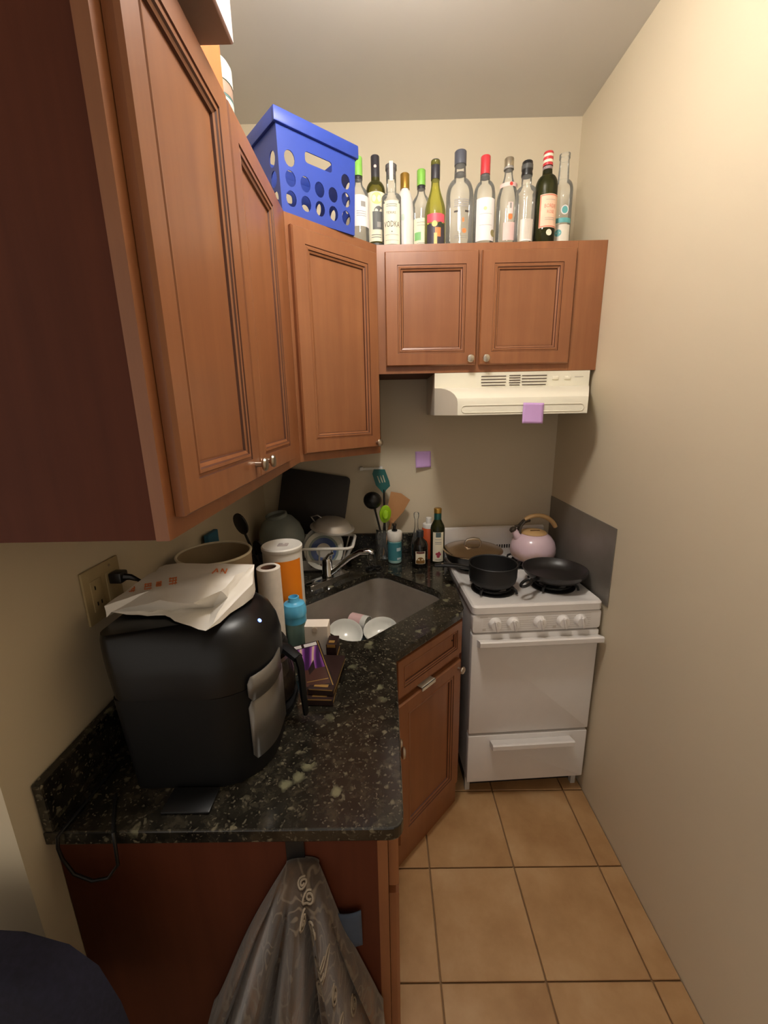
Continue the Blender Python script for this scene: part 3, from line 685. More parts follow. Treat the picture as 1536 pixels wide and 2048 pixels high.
# ================================================================ on the stove
GZ = SZ-.003+.026+.0055+.0005      # top of the grates
def burner_xy(i):
    a = R(3.2); x, y = BURN[i]; return (.318+x*math.cos(a)-y*math.sin(a), 1.400+x*math.sin(a)+y*math.cos(a))
# saucepan
sp1 = thing('saucepan', 'deep black saucepan with long handle on the front burner beside the worktop', 'pan', (.430, 1.562, GZ))
MB().lathe([(0, 0), (.080, 0), (.092, .012), (.096, .030), (.097, .082), (.099, .084), (.097, .086), (.093, .083), (.092, .03), (.086, .012), (0, .006)], 36).build('pot', IRON, sp1, smooth=50)
MB().tube([(-.092, .004, .060), (-.115, .007, .064), (-.15, .012, .070), (-.20, .018, .072), (-.235, .022, .068)], [.010, .0135, .015, .016, .012], 10, flat=.55).build('handle', BLACK, sp1)
MB().box((.008, .003, .003)).build('rivet', NICKEL, sp1, loc=(-.205, .012, .080), smooth=0)
# frying pan
fp = thing('frying_pan', 'dark frying pan with looped handle on the front burner beside the wall', 'pan', (.697, 1.596, GZ+.001))
MB().lathe(pan_prof(.088, .130, .042), 40).build('pan_body', NONSTICK, fp, smooth=50)
hp = [(-.098, -.072, .026), (-.118, -.090, .030), (-.135, -.105, .033)]
MB().tube(hp, [.010, .011, .012], 10, flat=.5).build('handle', BLACK, fp)
lp = MB(); cxl, cyl = -.160, -.128; a = math.atan2(-.105, -.135)
lp.tube([(cxl+.030*math.cos(t)*math.cos(a)-.014*math.sin(t)*math.sin(a), cyl+.030*math.cos(t)*math.sin(a)+.014*math.sin(t)*math.cos(a), .034-.006*math.cos(t)) for t in [2*math.pi*k/20 for k in range(21)]], .006, 8, cap=False)
lp.build('handle_loop', BLACK, fp)
# lidded pan
bxl, byl = .400, 1.812
lpn = thing('lidded_pan', 'wide dark pan with a steel lid on the back burner', 'pan', (bxl, byl, GZ))
MB().lathe([(0, 0), (.105, 0), (.118, .012), (.130, .048), (.134, .050), (.130, .051), (.114, .014), (0, .004)], 36).build('pan_body', NONSTICK, lpn, smooth=50)
MB().tube([(.09, -.095, .038), (.120, -.110, .042), (.155, -.130, .044)], [.009, .011, .010], 8, flat=.6).build('handle', BLACK, lpn)
ld = MB().lathe([(.136, .0525), (.138, .055), (.134, .058), (.120, .060), (.09, .070), (.05, .078), (0, .080)], 36).build('lid', plain('bronzed_steel', (176, 154, 128), .2, .95), lpn, smooth=50)
MB().tube([(-.038, 0, .074), (-.036, 0, .092), (-.026, 0, .104), (0, 0, .108), (.026, 0, .104), (.036, 0, .092), (.038, 0, .074)], [.005, .005, .006, .008, .006, .005, .005], 8).build('lid_handle', NICKEL, ld)
# kettle
kx, ky = .690, 1.842
kt = thing('kettle', 'pale pink whistling kettle with wooden handle on the back burner', 'kettle', (kx, ky, GZ))
def kettle_mat():
    m, nt, b = nodes('pink_enamel_stained'); v = coords(nt)
    sepx = nt.nodes.new('ShaderNodeSeparateXYZ'); nt.links.new(v, sepx.inputs[0])
    n1 = noise(nt, v, 14, 4); ad = nt.nodes.new('ShaderNodeMath'); ad.operation = 'MULTIPLY_ADD'
    nt.links.new(n1, ad.inputs[0]); ad.inputs[1].default_value = .09; nt.links.new(sepx.outputs[2], ad.inputs[2])
    st_ = ramp(nt, ad.outputs[0], [(.035, (0, 0, 0)), (.055, (.75, .75, .75)), (.075, (.45, .45, .45)), (.105, (0, 0, 0))])
    c = mixc(nt, st_, s2l((222, 196, 206)), s2l((178, 140, 92)))
    nt.links.new(c, b.inputs['Base Color']); setp(b, Roughness=.22, Coat_Weight=.3); return m
kp = [(0, 0), (.088, 0), (.098, .012), (.104, .035), (.103, .058), (.095, .085), (.080, .106), (.064, .119), (.058, .122)]
MB().lathe(kp, 40).build('kettle_body', kettle_mat(), kt, smooth=60)
KW = wood('kettle_wood', (190, 150, 98), (214, 178, 124), .5, (6, 6, 60))
kl = MB().lathe([(.0, .120), (.058, .121), (.060, .124), (.054, .130), (.03, .137), (0, .139)], 30).build('lid', KW, kt)
MB().box((.044, .010, .007), bev=.003).build('lid_grip', plain('brown_grip', (112, 82, 48), .5), kl, loc=(0, -.018, .137), rot=(R(14), 0, 0))
PK = plain('pink_enamel', (222, 196, 206), .22)
spt = MB().tube([(-.062, -.006, .088), (-.082, -.008, .118), (-.096, -.009, .140)], [.024, .018, .014], 12).build('spout', PK, kt)
MB().lathe([(0, 0), (.016, 0), (.0165, .010), (.010, .016), (0, .017)], 14).build('spout_cap', plain('dark_bronze', (74, 66, 56), .4, .4), spt, loc=(-.0975, -.009, .138), rot=(0, R(-35), 0))
DK = MATS['dark_bronze']
br = MB()
for s in (-1, 1): br.tube([(-.068, s*.012, .098), (-.070, s*.014, .130), (-.064, s*.013, .160), (-.046, s*.010, .182)], .0062, 8)
br.tube([(-.090, 0, .155), (-.075, 0, .158), (-.066, 0, .150)], .006, 8)
br.tube([(-.052, 0, .176), (-.030, 0, .184), (-.020, 0, .180)], [.011, .010, .006], 8)
br.build('handle_bracket', DK, kt)
hpts = []
for k in range(13):
    t = k/12; a = math.pi*(.70-.56*t); hpts.append((.012+.098*math.cos(a), 0, .108+.098*math.sin(a)))
MB().tube(hpts, [.010]+[.012]*5+[.0135]*6+[.012], 12, flat=.8).build('handle', KW, kt)
# ================================================================ faucet
fx, fy = -.262, 1.662
fc = thing('faucet', 'low chrome faucet with swung spout behind the sink', 'faucet', (fx, fy, CZ), SU)
MB().prism(rrect(.235, .052, .024, 6), 0, .012, bev=.004).build('deck_plate', CHROME, fc, smooth=40)
MB().lathe([(.026, .012), (.026, .030), (.023, .034), (.022, .088), (.018, .100), (.0, .104)], 24).build('faucet_body', CHROME, fc, smooth=45)
inv_ = inv(fc)
path = [Vector((fx+.012, fy-.004, .945)), Vector((fx+.04, fy-.006, .966)), Vector((fx+.10, fy-.010, 1.018)), Vector((fx+.145, fy-.014, 1.043)), Vector((fx+.185, fy-.018, 1.045)), Vector((fx+.196, fy-.020, 1.038))]
MB().tube([inv_ @ p for p in path], [.013, .013, .012, .0125, .0155, .0155], 12).build('spout', CHROME, fc)
MB().lathe([(.0145, 0), (.0155, .004), (.0155, .028), (.0, .030)], 16).build('spout_tip', CHROME, fc, loc=inv_ @ Vector((fx+.192, fy-.020, 1.013)))
lv = [Vector((fx, fy, 1.012)), Vector((fx+.012, fy-.002, 1.030)), Vector((fx+.030, fy-.004, 1.036))]
MB().tube([inv_ @ p for p in lv], [.010, .007, .006], 10).build('lever', CHROME, fc)
# ================================================================ in the sink
SF = CZ-.0295-.192
GRN = 'white bowls in the sink'
BOWL = [(0, .004), (.030, .003), (.033, 0), (.036, .004), (.052, .018), (.064, .038), (.0685, .056), (.067, .0575), (.0645, .056), (.060, .039), (.048, .021), (.03, .010), (0, .009)]
sb1 = thing('bowl', 'white bowl lying in the sink next to a pink and white cup', 'bowl', (-.178, 1.452, SF+.046), 0, GRN, rot=(R(22), R(10), 0)); MB().lathe(BOWL, 36).build('bowl_body', CERAM, sb1, smooth=50)
MB().shell([(.0665, .052), (.0655, .048)], 36).build('blue_line', plain('blue_line', (120, 124, 168), .3), sb1)
sb2 = thing('bowl', 'white bowl with leftover oil in the sink, nearest the slanted drawer front', 'bowl', (-.028, 1.468, SF+.044), 0, GRN, rot=(R(14), R(-6), 0)); MB().lathe(BOWL, 36).build('bowl_body', CERAM, sb2, smooth=50)
MB().lathe([(0, .0125), (.026, .0125)], 24).build('oil_film', plain('olive_oil_film', (150, 150, 96), .1), sb2)
dsh = thing('plate', 'dark plate under the bowls in the sink', 'plate', (-.10, 1.445, SF+.012), 0, rot=(R(3), 0, 0)); MB().lathe([(0, 0), (.055, 0), (.06, .004), (.108, .018), (.108, .020), (.06, .007), (0, .004)], 36).build('plate_body', plain('dark_stoneware', (52, 60, 62), .3), dsh, smooth=50)
cupm = thing('cup', 'pink cup with white end lying on its side behind the bowls in the sink', 'cup', (-.160, 1.568, SF+.078), 0, rot=(R(90), R(0), R(62)))
MB().lathe([(0, .003), (.028, 0), (.032, .004), (.033, .060)], 24).build('cup_body', plain('pink_glaze', (226, 190, 190), .3), cupm)
MB().lathe([(.033, .0602), (.0335, .085), (.031, .085), (.030, .063), (0, .062)], 24).build('cup_rim', CERAM, cupm)
# ================================================================ right end of worktop: soap, oils, utensil jar
so = thing('soap_bottle', 'teal hand soap bottle with white collar and black pump', 'soap bottle', (.036, 1.868, CZ)); so.scale = (1.1, 1.1, 1.03)
MB().lathe([(.026, 0), (.030, .004), (.0305, .012), (.0305, .104), (.029, .107), (0, .107)], 28).build('bottle_body', plain('pale_teal_plastic', (150, 184, 180), .35), so)
m = MB(); m.shell([(.0309, .016), (.0309, .103)], 28); m.build('label', plain('teal_label', (62, 128, 138), .45), so)
m = MB(); patch(m, .0314, .062, .078, .25, .95, 0); patch(m, .0314, .020, .030, .3, .95, 0); m.build('label_mark', plain('pale_blue_print', (188, 206, 210), .5), so)
MB().lathe([(.0305, .1075), (.0325, .112), (.0325, .146), (.030, .151), (0, .152)], 28).build('collar', WHITEP, so)
MB().lathe([(.012, .152), (.012, .158), (.007, .162), (.006, .176), (.009, .177), (.009, .186), (0, .187)], 16).box((.010, .026, .008), (0, -.012, .182), bev=.002).build('pump', BLACK, so)
def cond(label, x, y, mat, prof, z=CZ, k=1.1):
    b_ = bottle(label, x, y, mat, prof, z, 'bottle', 'bottles on the worktop beside the stove'); b_.scale = (k, k, 1); return b_
b = cond('short dark square-shouldered bottle with black cap and white and gold label', .152, 1.806, plain('dark_brown_glass', (26, 22, 18), .12), [(0, .003), (.03, 0), (.0315, .004), (.0315, .104), (.027, .122), (.013, .138), (.012, .160), (0, .160)], k=1.18)
cap(b, .0145, .146, .176, plain('black_cap', (38, 40, 44), .4))
lab(b, .0318, .024, .084, .62, [CREAM, plain('maroon_print', (96, 50, 46), .5), plain('brown_food_print', (128, 92, 44), .5)], lambda m, r: (patch(m, r, .074, .083, -.5, .5, 1), patch(m, r, .026, .042, -.55, .55, 2), disc(m, r, .044, 0, .013, 2)))
b = cond('orange bottle with white twist cap between the dark bottle and the olive oil', .205, 1.925, plain('orange_plastic', (198, 88, 46), .4), [(0, .002), (.028, 0), (.030, .004), (.030, .150), (.022, .160), (0, .160)])
cap(b, .0265, .150, .176, WHITEP, 'collar'); cap(b, .013, .176, .206, WHITEP)
b = cond('tall olive oil bottle with gold cap and white label', .240, 1.856, DARKG, [(0, .004), (.029, 0), (.031, .005), (.031, .170), (.028, .184), (.018, .206), (.0145, .216), (.014, .248), (.012, .250)])
cap(b, .0158, .214, .245, plain('teal_foil', (34, 84, 78), .35, .3), 'neck_foil'); cap(b, .0165, .2452, .268, GOLD)
MB().lathe([(0, .005), (.028, .005), (.0295, .01), (.0295, .165), (0, .165)], 24).build('oil', plain('olive_oil', (58, 54, 16), .1), b)
lab(b, .031, .014, .158, .78, [CREAM, plain('slate_teal', (84, 104, 106), .5), GINK, plain('berry_print', (164, 56, 74), .5)], lambda m, r: (patch(m, r, .134, .157, -.35, .35, 1), lines(m, r, (.122, .110, .106, .100), .45, 2, .002), disc(m, r, .052, -.15, .007, 3), disc(m, r, .050, .18, .007, 3), disc(m, r, .040, 0, .007, 3), disc(m, r, .059, .1, .005, 3), lines(m, r, (.022,), .4, 2, .003)))
b = cond('slender clear cruet with a wide lip behind the dark bottle', .146, 1.945, CLEAR, [(0, .003), (.024, .002), (.026, .006), (.025, .06), (.015, .115), (.0085, .15), (.008, .19), (.012, .205), (.0125, .222), (.0095, .226)])
# utensil jar with utensils
jx, jy = -.014, 1.935
uj = thing('utensil_jar', 'clear glass jar holding cooking utensils beside the soap bottle', 'jar', (jx, jy, CZ))
MB().shell([(.040, .002), (.044, .006), (.044, .12), (.040, .135), (.042, .150), (.0445, .152)], 30).lathe([(0, .001), (.041, .001), (.043, .005), (0, .006)], 30).build('glass_body', CLEAR, uj, smooth=50)
def blade(pts, th, T, mb=None):
    mb = mb or MB(); mb.prism(pts, -th/2, th/2, T, bev=min(th*.3, .001)); return mb
def frame(o, xaxis, zaxis):
    """matrix: local x = blade width, local y = up the tool, local z = blade normal"""
    y = Vector(zaxis).normalized(); x = Vector(xaxis); x = (x-y*x.dot(y)).normalized(); n_ = x.cross(y)
    return Matrix(((x.x, y.x, n_.x, o[0]), (x.y, y.y, n_.y, o[1]), (x.z, y.z, n_.z, o[2]), (0, 0, 0, 1)))
def tool(name, label, base, top, mats, build):
    t = thing(name, label, 'utensil', base, 0, 'cooking utensils in the glass jar'); build(t, Vector(top)-Vector(base)); return t
GR = 'cooking utensils in the glass jar'
# teal slotted turner: head from z 1.25 to 1.36
def f(t, v):
    L = v.length; u = v.normalized()
    MB().tube([(0, 0, 0), tuple(u*(L-.10))], .005, 8).build('handle', BLACK, t)
    bm = MB(); T = frame(tuple(u*(L-.115)), (1, -.1, 0), tuple(Vector((-.15, 0, 1))))
    outl = [(-.006, 0), (.006, 0), (.011, .010), (.035, .028), (.035, .05), (.023, .112), (-.030, .120), (-.040, .10), (-.033, .042), (-.013, .012)]
    slots = [[(x-.0028+dx*.2, .050), (x+.0028+dx*.2, .050), (x+.0028-dx, .086), (x-.0028-dx, .086)] for x, dx in ((-.012, .006), (.001, .005), (.013, .004))]
    b2 = bmesh.new()
    ed = []
    for lp_ in [outl]+slots:
        vs = [b2.verts.new((x, y, 0)) for x, y in lp_]; ed += [b2.edges.new((vs[i], vs[(i+1) % len(vs)])) for i in range(len(vs))]
    bmesh.ops.triangle_fill(b2, use_beauty=True, edges=ed)
    g = bmesh.ops.extrude_face_region(b2, geom=list(b2.faces))
    for q in [e for e in g['geom'] if isinstance(e, bmesh.types.BMVert)]: q.co.z += .003
    b2.verts.index_update(); bm.add([q.co[:] for q in b2.verts], [[q.index for q in fc_.verts] for fc_ in b2.faces], T); b2.free()
    bm.build('blade', plain('teal_silicone', (34, 96, 92), .45), t, smooth=0)
tool('slotted_turner', 'teal slotted silicone turner standing in the glass jar', (jx+.005, jy, CZ+.008), (-.012, 1.955, 1.355), None, f)
def f(t, v):
    L = v.length; u = v.normalized(); MB().tube([(0, 0, 0), tuple(u*(L-.03)), tuple(u*L)], [.005, .005, .008], 8).build('handle', BLACK, t)
    prof = [(.044*math.sin(a*math.pi/16), -.044*math.cos(a*math.pi/16)) for a in range(0, 9)]+[(.0405, 0)]+[(.0405*math.sin(a*math.pi/16), -.0405*math.cos(a*math.pi/16)) for a in range(8, -1, -1)]
    MB().lathe(prof, 24).build('ladle_bowl', BLACK, t, loc=tuple(u*L+Vector((-.006, -.006, .030))), rot=(R(-75), R(8), 0))
tool('ladle', 'black plastic ladle standing in the glass jar', (jx+.012, jy-.02, CZ+.010), (-.060, 1.905, 1.185), None, f)
def f(t, v):
    L = v.length; u = v.normalized(); WD = wood('beech_wood', (176, 122, 72), (198, 146, 96), .6, (8, 8, 8))
    MB().tube([(0, 0, 0), tuple(u*(L-.08))], .006, 8).build('handle', WD, t)
    blade([(-.009, -.012), (.014, -.012), (.048, .055), (.066, .122), (.016, .142), (-.036, .138), (-.032, .035)], .005, frame(tuple(u*(L-.09)), (1, -.15, .0), tuple(u))).build('blade', WD, t, smooth=20)
tool('wooden_spatula', 'wide flat wooden spatula standing in the glass jar', (jx-.01, jy+.012, CZ+.008), (.045, 1.965, 1.185), None, f)
def f(t, v):
    L = v.length; u = v.normalized(); MB().tube([(0, 0, 0), tuple(u*(L-.05))], .005, 8).build('handle', BLACK, t)
    pts = [(.029*math.cos(a)*(1 if math.sin(a) > 0 else .95), .042+.044*math.sin(a)) for a in [2*math.pi*k/20 for k in range(20)]]
    LG = plain('lime_silicone', (150, 196, 20), .35)
    blade(pts, .010, frame(tuple(u*(L-.075)), (1, .2, 0), tuple(u))).build('spoon_head', LG, t, smooth=60)
    MB().lathe([(0, 0), (.013, .0), (.016, .004), (.012, .012), (0, .015)], 16, sy=1.6).build('spoon_back', LG, t, loc=tuple(u*(L-.035)+Vector((.002, -.004, 0))), rot=(R(78), 0, 0))
tool('lime_spoon', 'lime green silicone spoon standing in the glass jar', (jx-.015, jy-.015, CZ+.008), (-.004, 1.895, 1.178), None, f)
# scissors
sc = thing('scissors', 'black handled scissors lying behind the sink', 'scissors', (-.065, 1.775, CZ+.001), R(20))
for s in (-1, 1):
    MB().tube([(s*.018+.016*math.cos(t), .0+.020*math.sin(t), .005) for t in [2*math.pi*k/18 for k in range(19)]], .0045, 8, cap=False).build('finger_loop', BLACK, sc)
    quad = MB(); quad.prism([(s*.008, .018), (s*.014, .022), (-s*.002, .11), (-s*.004, .11)], .003+.002*(s > 0), .005+.002*(s > 0)); quad.build('cutting_blade', STEEL, sc, smooth=0)
MB().lathe([(.004, .002), (.004, .0085), (0, .009)], 12).build('pivot', NICKEL, sc, loc=(.002, .045, 0))
# ================================================================ dish rack and what is on it
rk = thing('dish_rack', 'white plastic dish rack in the corner behind the faucet', 'dish rack', (-.36, 1.825, CZ))
RX0, RX1, RY0, RY1, RH = -.20, .205, -.115, .095, .125      # rim rectangle, local
def lerp(a, b, t): return a+(b-a)*t
rim = [(x, y) for x, y in rrect(RX1-RX0, RY1-RY0, .03, 4, (RX0+RX1)/2, (RY0+RY1)/2)]
MB().tube([(x, y, RH) for x, y in rim+rim[:1]], .007, 8, cap=False).build('rim', WHITEP, rk)
bx0, bx1, by0, by1 = RX0+.05, RX1-.065, RY0+.05, RY1-.02
MB().span((bx0, by0, .004), (bx1, by1, .010), bev=.002).build('base', WHITEP, rk)
MB().span((bx0-.01, by0-.012, 0), (bx1+.01, by1, .004), bev=.001, seg=1).build('drip_mat', BLACK, rk)
def wall_bar(xa, ya, xb, yb, w=.004): # sloping bar from base to rim
    return MB().tube([(xa, ya, .008), (lerp(xa, xb, .5), lerp(ya, yb, .5), RH*.5), (xb, yb, RH)], w, 6).build('bar', WHITEP, rk)
for k in range(7):
    t = k/6; wall_bar(lerp(bx0, bx1, t), by0, lerp(RX0+.03, RX1-.03, t), RY0); wall_bar(lerp(bx0, bx1, t), by1, lerp(RX0+.03, RX1-.03, t), RY1)
for k in range(4):
    t = k/3; wall_bar(bx0, lerp(by0, by1, t), RX0, lerp(RY0+.03, RY1-.03, t)); wall_bar(bx1, lerp(by0, by1, t), RX1, lerp(RY0+.03, RY1-.03, t))
mb = MB(); quadslab(mb, [(bx1, by0, .008), (bx1, by1, .008), (RX1-.003, RY1-.03, RH-.004), (RX1-.003, RY0+.03, RH-.004)], .002); mb.build('end_panel', WHITEP, rk, smooth=0)
mb = MB(); quadslab(mb, [(bx0, by0, .006), (bx1, by0, .006), (lerp(bx1, RX1, .45), lerp(by0, RY0, .45), .06), (lerp(bx0, RX0, .45), lerp(by0, RY0, .45), .06)], .002); mb.build('front_panel', WHITEP, rk, smooth=0)
m = MB()
for x in (.02, .065): m.box((.022, .004, .016), (x, by0-.016, .034))
m.build('slot', plain('rack_slot', (120, 100, 92), .6), rk, smooth=0)
# ringed plates standing in the rack
def ring_plate(name):
    m_, nt, b = nodes(name); v = coords(nt); ln = nt.nodes.new('ShaderNodeVectorMath'); ln.operation = 'LENGTH'
    mp = nt.nodes.new('ShaderNodeVectorMath'); mp.operation = 'MULTIPLY'; mp.inputs[1].default_value = (1, 1, 0); nt.links.new(v, mp.inputs[0]); nt.links.new(mp.outputs[0], ln.inputs[0])
    mt = nt.nodes.new('ShaderNodeMath'); mt.operation = 'MULTIPLY'; mt.inputs[1].default_value = 10; nt.links.new(ln.outputs['Value'], mt.inputs[0])
    c = ramp(nt, mt.outputs[0], [(0, s2l((196, 190, 180))), (.33, s2l((66, 84, 132))), (.58, s2l((128, 140, 136))), (.68, s2l((206, 204, 192)))], 'CONSTANT')
    nt.links.new(c, b.inputs['Base Color']); setp(b, Roughness=.2); return m_
RP = ring_plate('blue_ringed_glaze')
PP = [(0, 0), (.05, 0), (.058, .004), (.088, .013), (.088, .016), (.056, .008), (0, .004)]
pp = tag(MB().lathe(PP, 40).build('plate', RP, loc=(-.292, 1.772, CZ+.098), rot=(R(76), 0, R(8))), 'plate with blue ring standing in the dish rack, next to its rim', 'plate', 'plates in the dish rack')
tag(MB().lathe([(r_*1.06, z_) for r_, z_ in PP], 40).build('plate', CERAM, loc=(-.298, 1.812, CZ+.105), rot=(R(76), 0, R(8))), 'plain white plate standing behind the blue ringed plate', 'plate', 'plates in the dish rack')
gb = thing('mixing_bowl', 'large grey-blue bowl upside down on the dish rack', 'bowl', (-.478, 1.790, CZ+.134), 0, rot=(R(6), R(-8), 0))
MB().lathe([(.100, 0), (.103, .004), (.102, .03), (.092, .075), (.068, .112), (.048, .126), (.048, .140), (.044, .142), (.040, .130), (0, .128)], 36).build('bowl_body', plain('grey_blue_glaze', (122, 130, 128), .45), gb, smooth=45)
sv = thing('steel_pan', 'shallow silver pan upside down over the dish rack', 'pan', (-.256, 1.838, CZ+.187), 0, rot=(R(4), R(7), 0))
MB().lathe([(.104, 0), (.104, .003), (.090, .004), (.078, .026), (.066, .036), (.0, .038)], 36).build('pan_body', plain('aluminium', (206, 200, 192), .4, .45), sv, smooth=40)
MB().tube([(-.085, .02, .010), (-.105, .02, .036), (-.075, .02, .046), (-.055, .02, .035)], .005, 8).build('loop_handle', STEEL, sv)
# black cutting board leaning on the back wall
w_, h_ = .335, .400
cb = tag(MB().prism(rrect(w_, h_, .022, 4), -.005, .005, bev=.002).build('cutting_board', plain('charcoal_board', (40, 36, 34), .55), loc=(-.372, 1.966, CZ+.231), rot=(R(96), R(0), R(0))), 'black cutting board leaning tilted against the back wall', 'cutting board')
cb.rotation_euler = (Matrix.Rotation(R(82), 4, 'X') @ Matrix.Rotation(R(-9.5), 4, 'Z')).to_euler()
# ================================================================ left-hand wall: utensils and containers behind the coffee maker
uc = thing('utensil_holder', 'dark wire utensil holder by the left wall beside the dish rack', 'holder', (-.492, 1.545, CZ))
hw = MB(); hw.lathe([(.05, 0), (.052, .004), (.055, .15), (.052, .15), (.048, .008), (0, .007)], 24); hw.build('cup', plain('charcoal_mesh', (44, 42, 38), .6), uc)
UG = 'dark utensils in the wire holder'
def dark_tool(nm, label, base, top, head):
    t = thing(nm, label, 'utensil', base, 0, UG); v = Vector(top)-Vector(base); u = v.normalized()
    MB().tube([(0, 0, 0), tuple(v)], .005, 8).build('handle', BLACK, t)
    pts = [(head[0]*math.cos(a), head[1]*(1+math.sin(a))) for a in [2*math.pi*k/18 for k in range(18)]]
    blade(pts, .008, frame(tuple(v-u*.01), (1, -.3, .15), tuple(u))).build('head', BLACK, t, smooth=60)
dark_tool('serving_spoon', 'tall black serving spoon leaning out of the wire holder', (-.485, 1.545, CZ+.012), (-.548, 1.50, 1.185), (.027, .045))
dark_tool('spatula', 'short black spatula leaning out of the wire holder', (-.50, 1.55, CZ+.012), (-.505, 1.515, 1.10), (.020, .030))
dark_tool('masher', 'black utensil with narrow head, low in the wire holder', (-.49, 1.56, CZ+.012), (-.455, 1.55, 1.085), (.024, .020))
jr = thing('glass_jar', 'small glass jar of dark contents near the left wall', 'jar', (-.552, 1.40, CZ))
MB().shell([(.038, .001), (.040, .005), (.040, .215), (.034, .235), (.034, .255)], 24).build('glass_body', CLEAR, jr)
MB().lathe([(0, .004), (.0385, .004), (.0385, .215), (0, .215)], 24).build('contents', plain('dark_blue_contents', (52, 62, 74), .6), jr)
tag(MB().span((-.606, 1.285, CZ+.001), (-.590, 1.365, CZ+.325), bev=.002, seg=1).build('packet', plain('blue_card', (38, 92, 118), .5), smooth=0), 'teal blue packet standing against the left wall behind the round container', 'packet')
ct2 = thing('round_container', 'tall round cream container with a thin white rim behind the coffee maker', 'container', (-.488, 1.088, CZ))
MB().lathe([(0, 0), (.094, 0), (.097, .005), (.099, .332), (.096, .332), (.094, .008), (0, .006)], 40).build('container_body', plain('tan_enamel', (150, 132, 104), .5), ct2, smooth=40)
MB().tube([(.0985*math.cos(t), .0985*math.sin(t), .334) for t in [2*math.pi*k/40 for k in range(41)]], .0035, 8, cap=False).build('rim', plain('cream_rim', (206, 196, 172), .4), ct2)
# ================================================================ canister, roll, shaker, boxes
cn = thing('canister', 'large white canister with orange label beside the sink', 'canister', (-.337, 1.238, CZ))
MB().lathe([(.058, 0), (.062, .004), (.062, .289), (.060, .2905), (0, .2905)], 36).build('canister_body', WHITEP, cn)
m = MB(); patch(m, .0624, .02, .268, -.15, 1.25, 0, 18); patch(m, .0626, .205, .222, -1.15, -.65, 1); patch(m, .0626, .190, .194, -1.15, -.6, 1); m.build('label', [plain('orange_label', (236, 132, 14), .4, vary=.02), GINK], cn)
ld = MB().lathe([(.063, .290), (.0645, .292), (.0645, .302), (.061, .306), (.056, .304), (0, .303)], 36).build('lid', WHITEP, cn)
MB().box((.032, .026, .003), bev=.001).build('lid_recess', plain('lilac_grey', (176, 164, 160), .5), ld, loc=(.004, 0, .3045)); MB().box((.006, .006, .004), bev=.001).build('lid_tab', WHITEP, ld, loc=(.006, .002, .307))
pr = thing('paper_towel_roll', 'nearly used up paper towel roll standing behind the coffee maker', 'paper towel', (-.343, 1.098, CZ))
PT = plain('towel_paper', (226, 216, 204), .9, vary=.05, scale=60)
MB().lathe([(.0215, .012), (.033, .012), (.034, .15), (.0335, .283), (.031, .285), (.0225, .285), (.022, .283), (.022, .06)], 30).build('paper', PT, pr)
MB().shell([(.0218, .012), (.0218, .282)], 24).build('cardboard_core', plain('brown_core', (120, 84, 66), .8), pr)
MB().lathe([(0, 0), (.042, 0), (.044, .004), (.041, .010), (.012, .0115), (.008, .015), (.008, .06), (0, .06)], 30).build('stand', plain('dark_stand', (52, 48, 44), .4), pr)
sh = thing('shaker_bottle', 'translucent shaker bottle with sky blue lid beside the white canister', 'bottle', (-.290, 1.150, CZ))
MB().lathe([(.027, 0), (.029, .004), (.033, .118), (0, .118)], 28).build('cup', plain('frosted_aqua', (142, 178, 172), .35), sh)
MB().lathe([(.0355, .108), (.0365, .114), (.036, .130), (.031, .145), (.018, .150), (.0165, .152), (.016, .166), (.013, .167), (.0125, .155), (0, .155)], 28).build('lid', plain('sky_blue_plastic', (92, 180, 222), .3), sh)
MB().shell([(.0338, .085), (.0338, .110)], 28).build('lid_skirt', plain('sky_blue_plastic', (92, 180, 222), .3), sh)
wbx = thing('tea_box', 'white card box standing behind the purple chocolate box', 'box', (-.215, 1.085, CZ))
MB().span((-.035, 0, 0), (.035, .045, .100), bev=.0012, seg=1).build('card', plain('white_card', (240, 228, 214), .6, vary=.02), wbx, smooth=0)
disc_m = MB().lathe([(0, 0), (.008, 0), (.008, .001), (0, .001)], 16, Matrix.Rotation(R(90), 4, 'X')).build('thumb_notch', plain('beige_notch', (206, 190, 172), .6), wbx, loc=(-.004, -.0003, .089))
CHO = plain('dark_brown_card', (44, 28, 26), .35); GOL = plain('gold_edge', (190, 150, 84), .3, .5)
def flat_box(label, x, y, z, rz, w, l, h):
    t = thing('chocolate_box', label, 'box', (x, y, z), rz, 'chocolate boxes on the worktop')
    MB().span((-w/2, 0, 0), (w/2, l, h), bev=.0008, seg=1).build('card', CHO, t, smooth=0)
    m = MB(); m.span((w/2-.0002, .002, h*.35), (w/2+.0004, l-.002, h*.5)); m.span((-w/2+.003, -.0004, h*.86), (w/2-.003, .0002, h)); m.build('gold_line', GOL, t, smooth=0)
    m = MB(); m.span((-w*.3, .01, h), (w*.25, .022, h+.0005)); m.build('gold_print', GOL, t, smooth=0)
flat_box('dark brown chocolate box lying flat on the granite, lowest of the pile', -.176, .872, CZ+.001, R(-3), .068, .150, .018)
flat_box('dark brown chocolate box with gold print, second of the pile', -.174, .885, CZ+.0205, R(-6), .066, .150, .017)
flat_box('small dark chocolate box lying beside the white card box', -.166, 1.040, CZ+.001, R(-4), .03, .05, .066)
PQ = [(-.214, .897, .940), (-.141, .903, .950), (-.187, .965, 1.040), (-.253, .960, 1.026)]
pb = thing('chocolate_box', 'purple chocolate box with swirl leaning on the dark boxes', 'box', PQ[0], 0, 'chocolate boxes on the worktop')
PL = [tuple(Vector(p)-Vector(PQ[0])) for p in PQ]
mb = MB(); quadslab(mb, PL, .011); mb.build('card', CHO, pb, smooth=0)
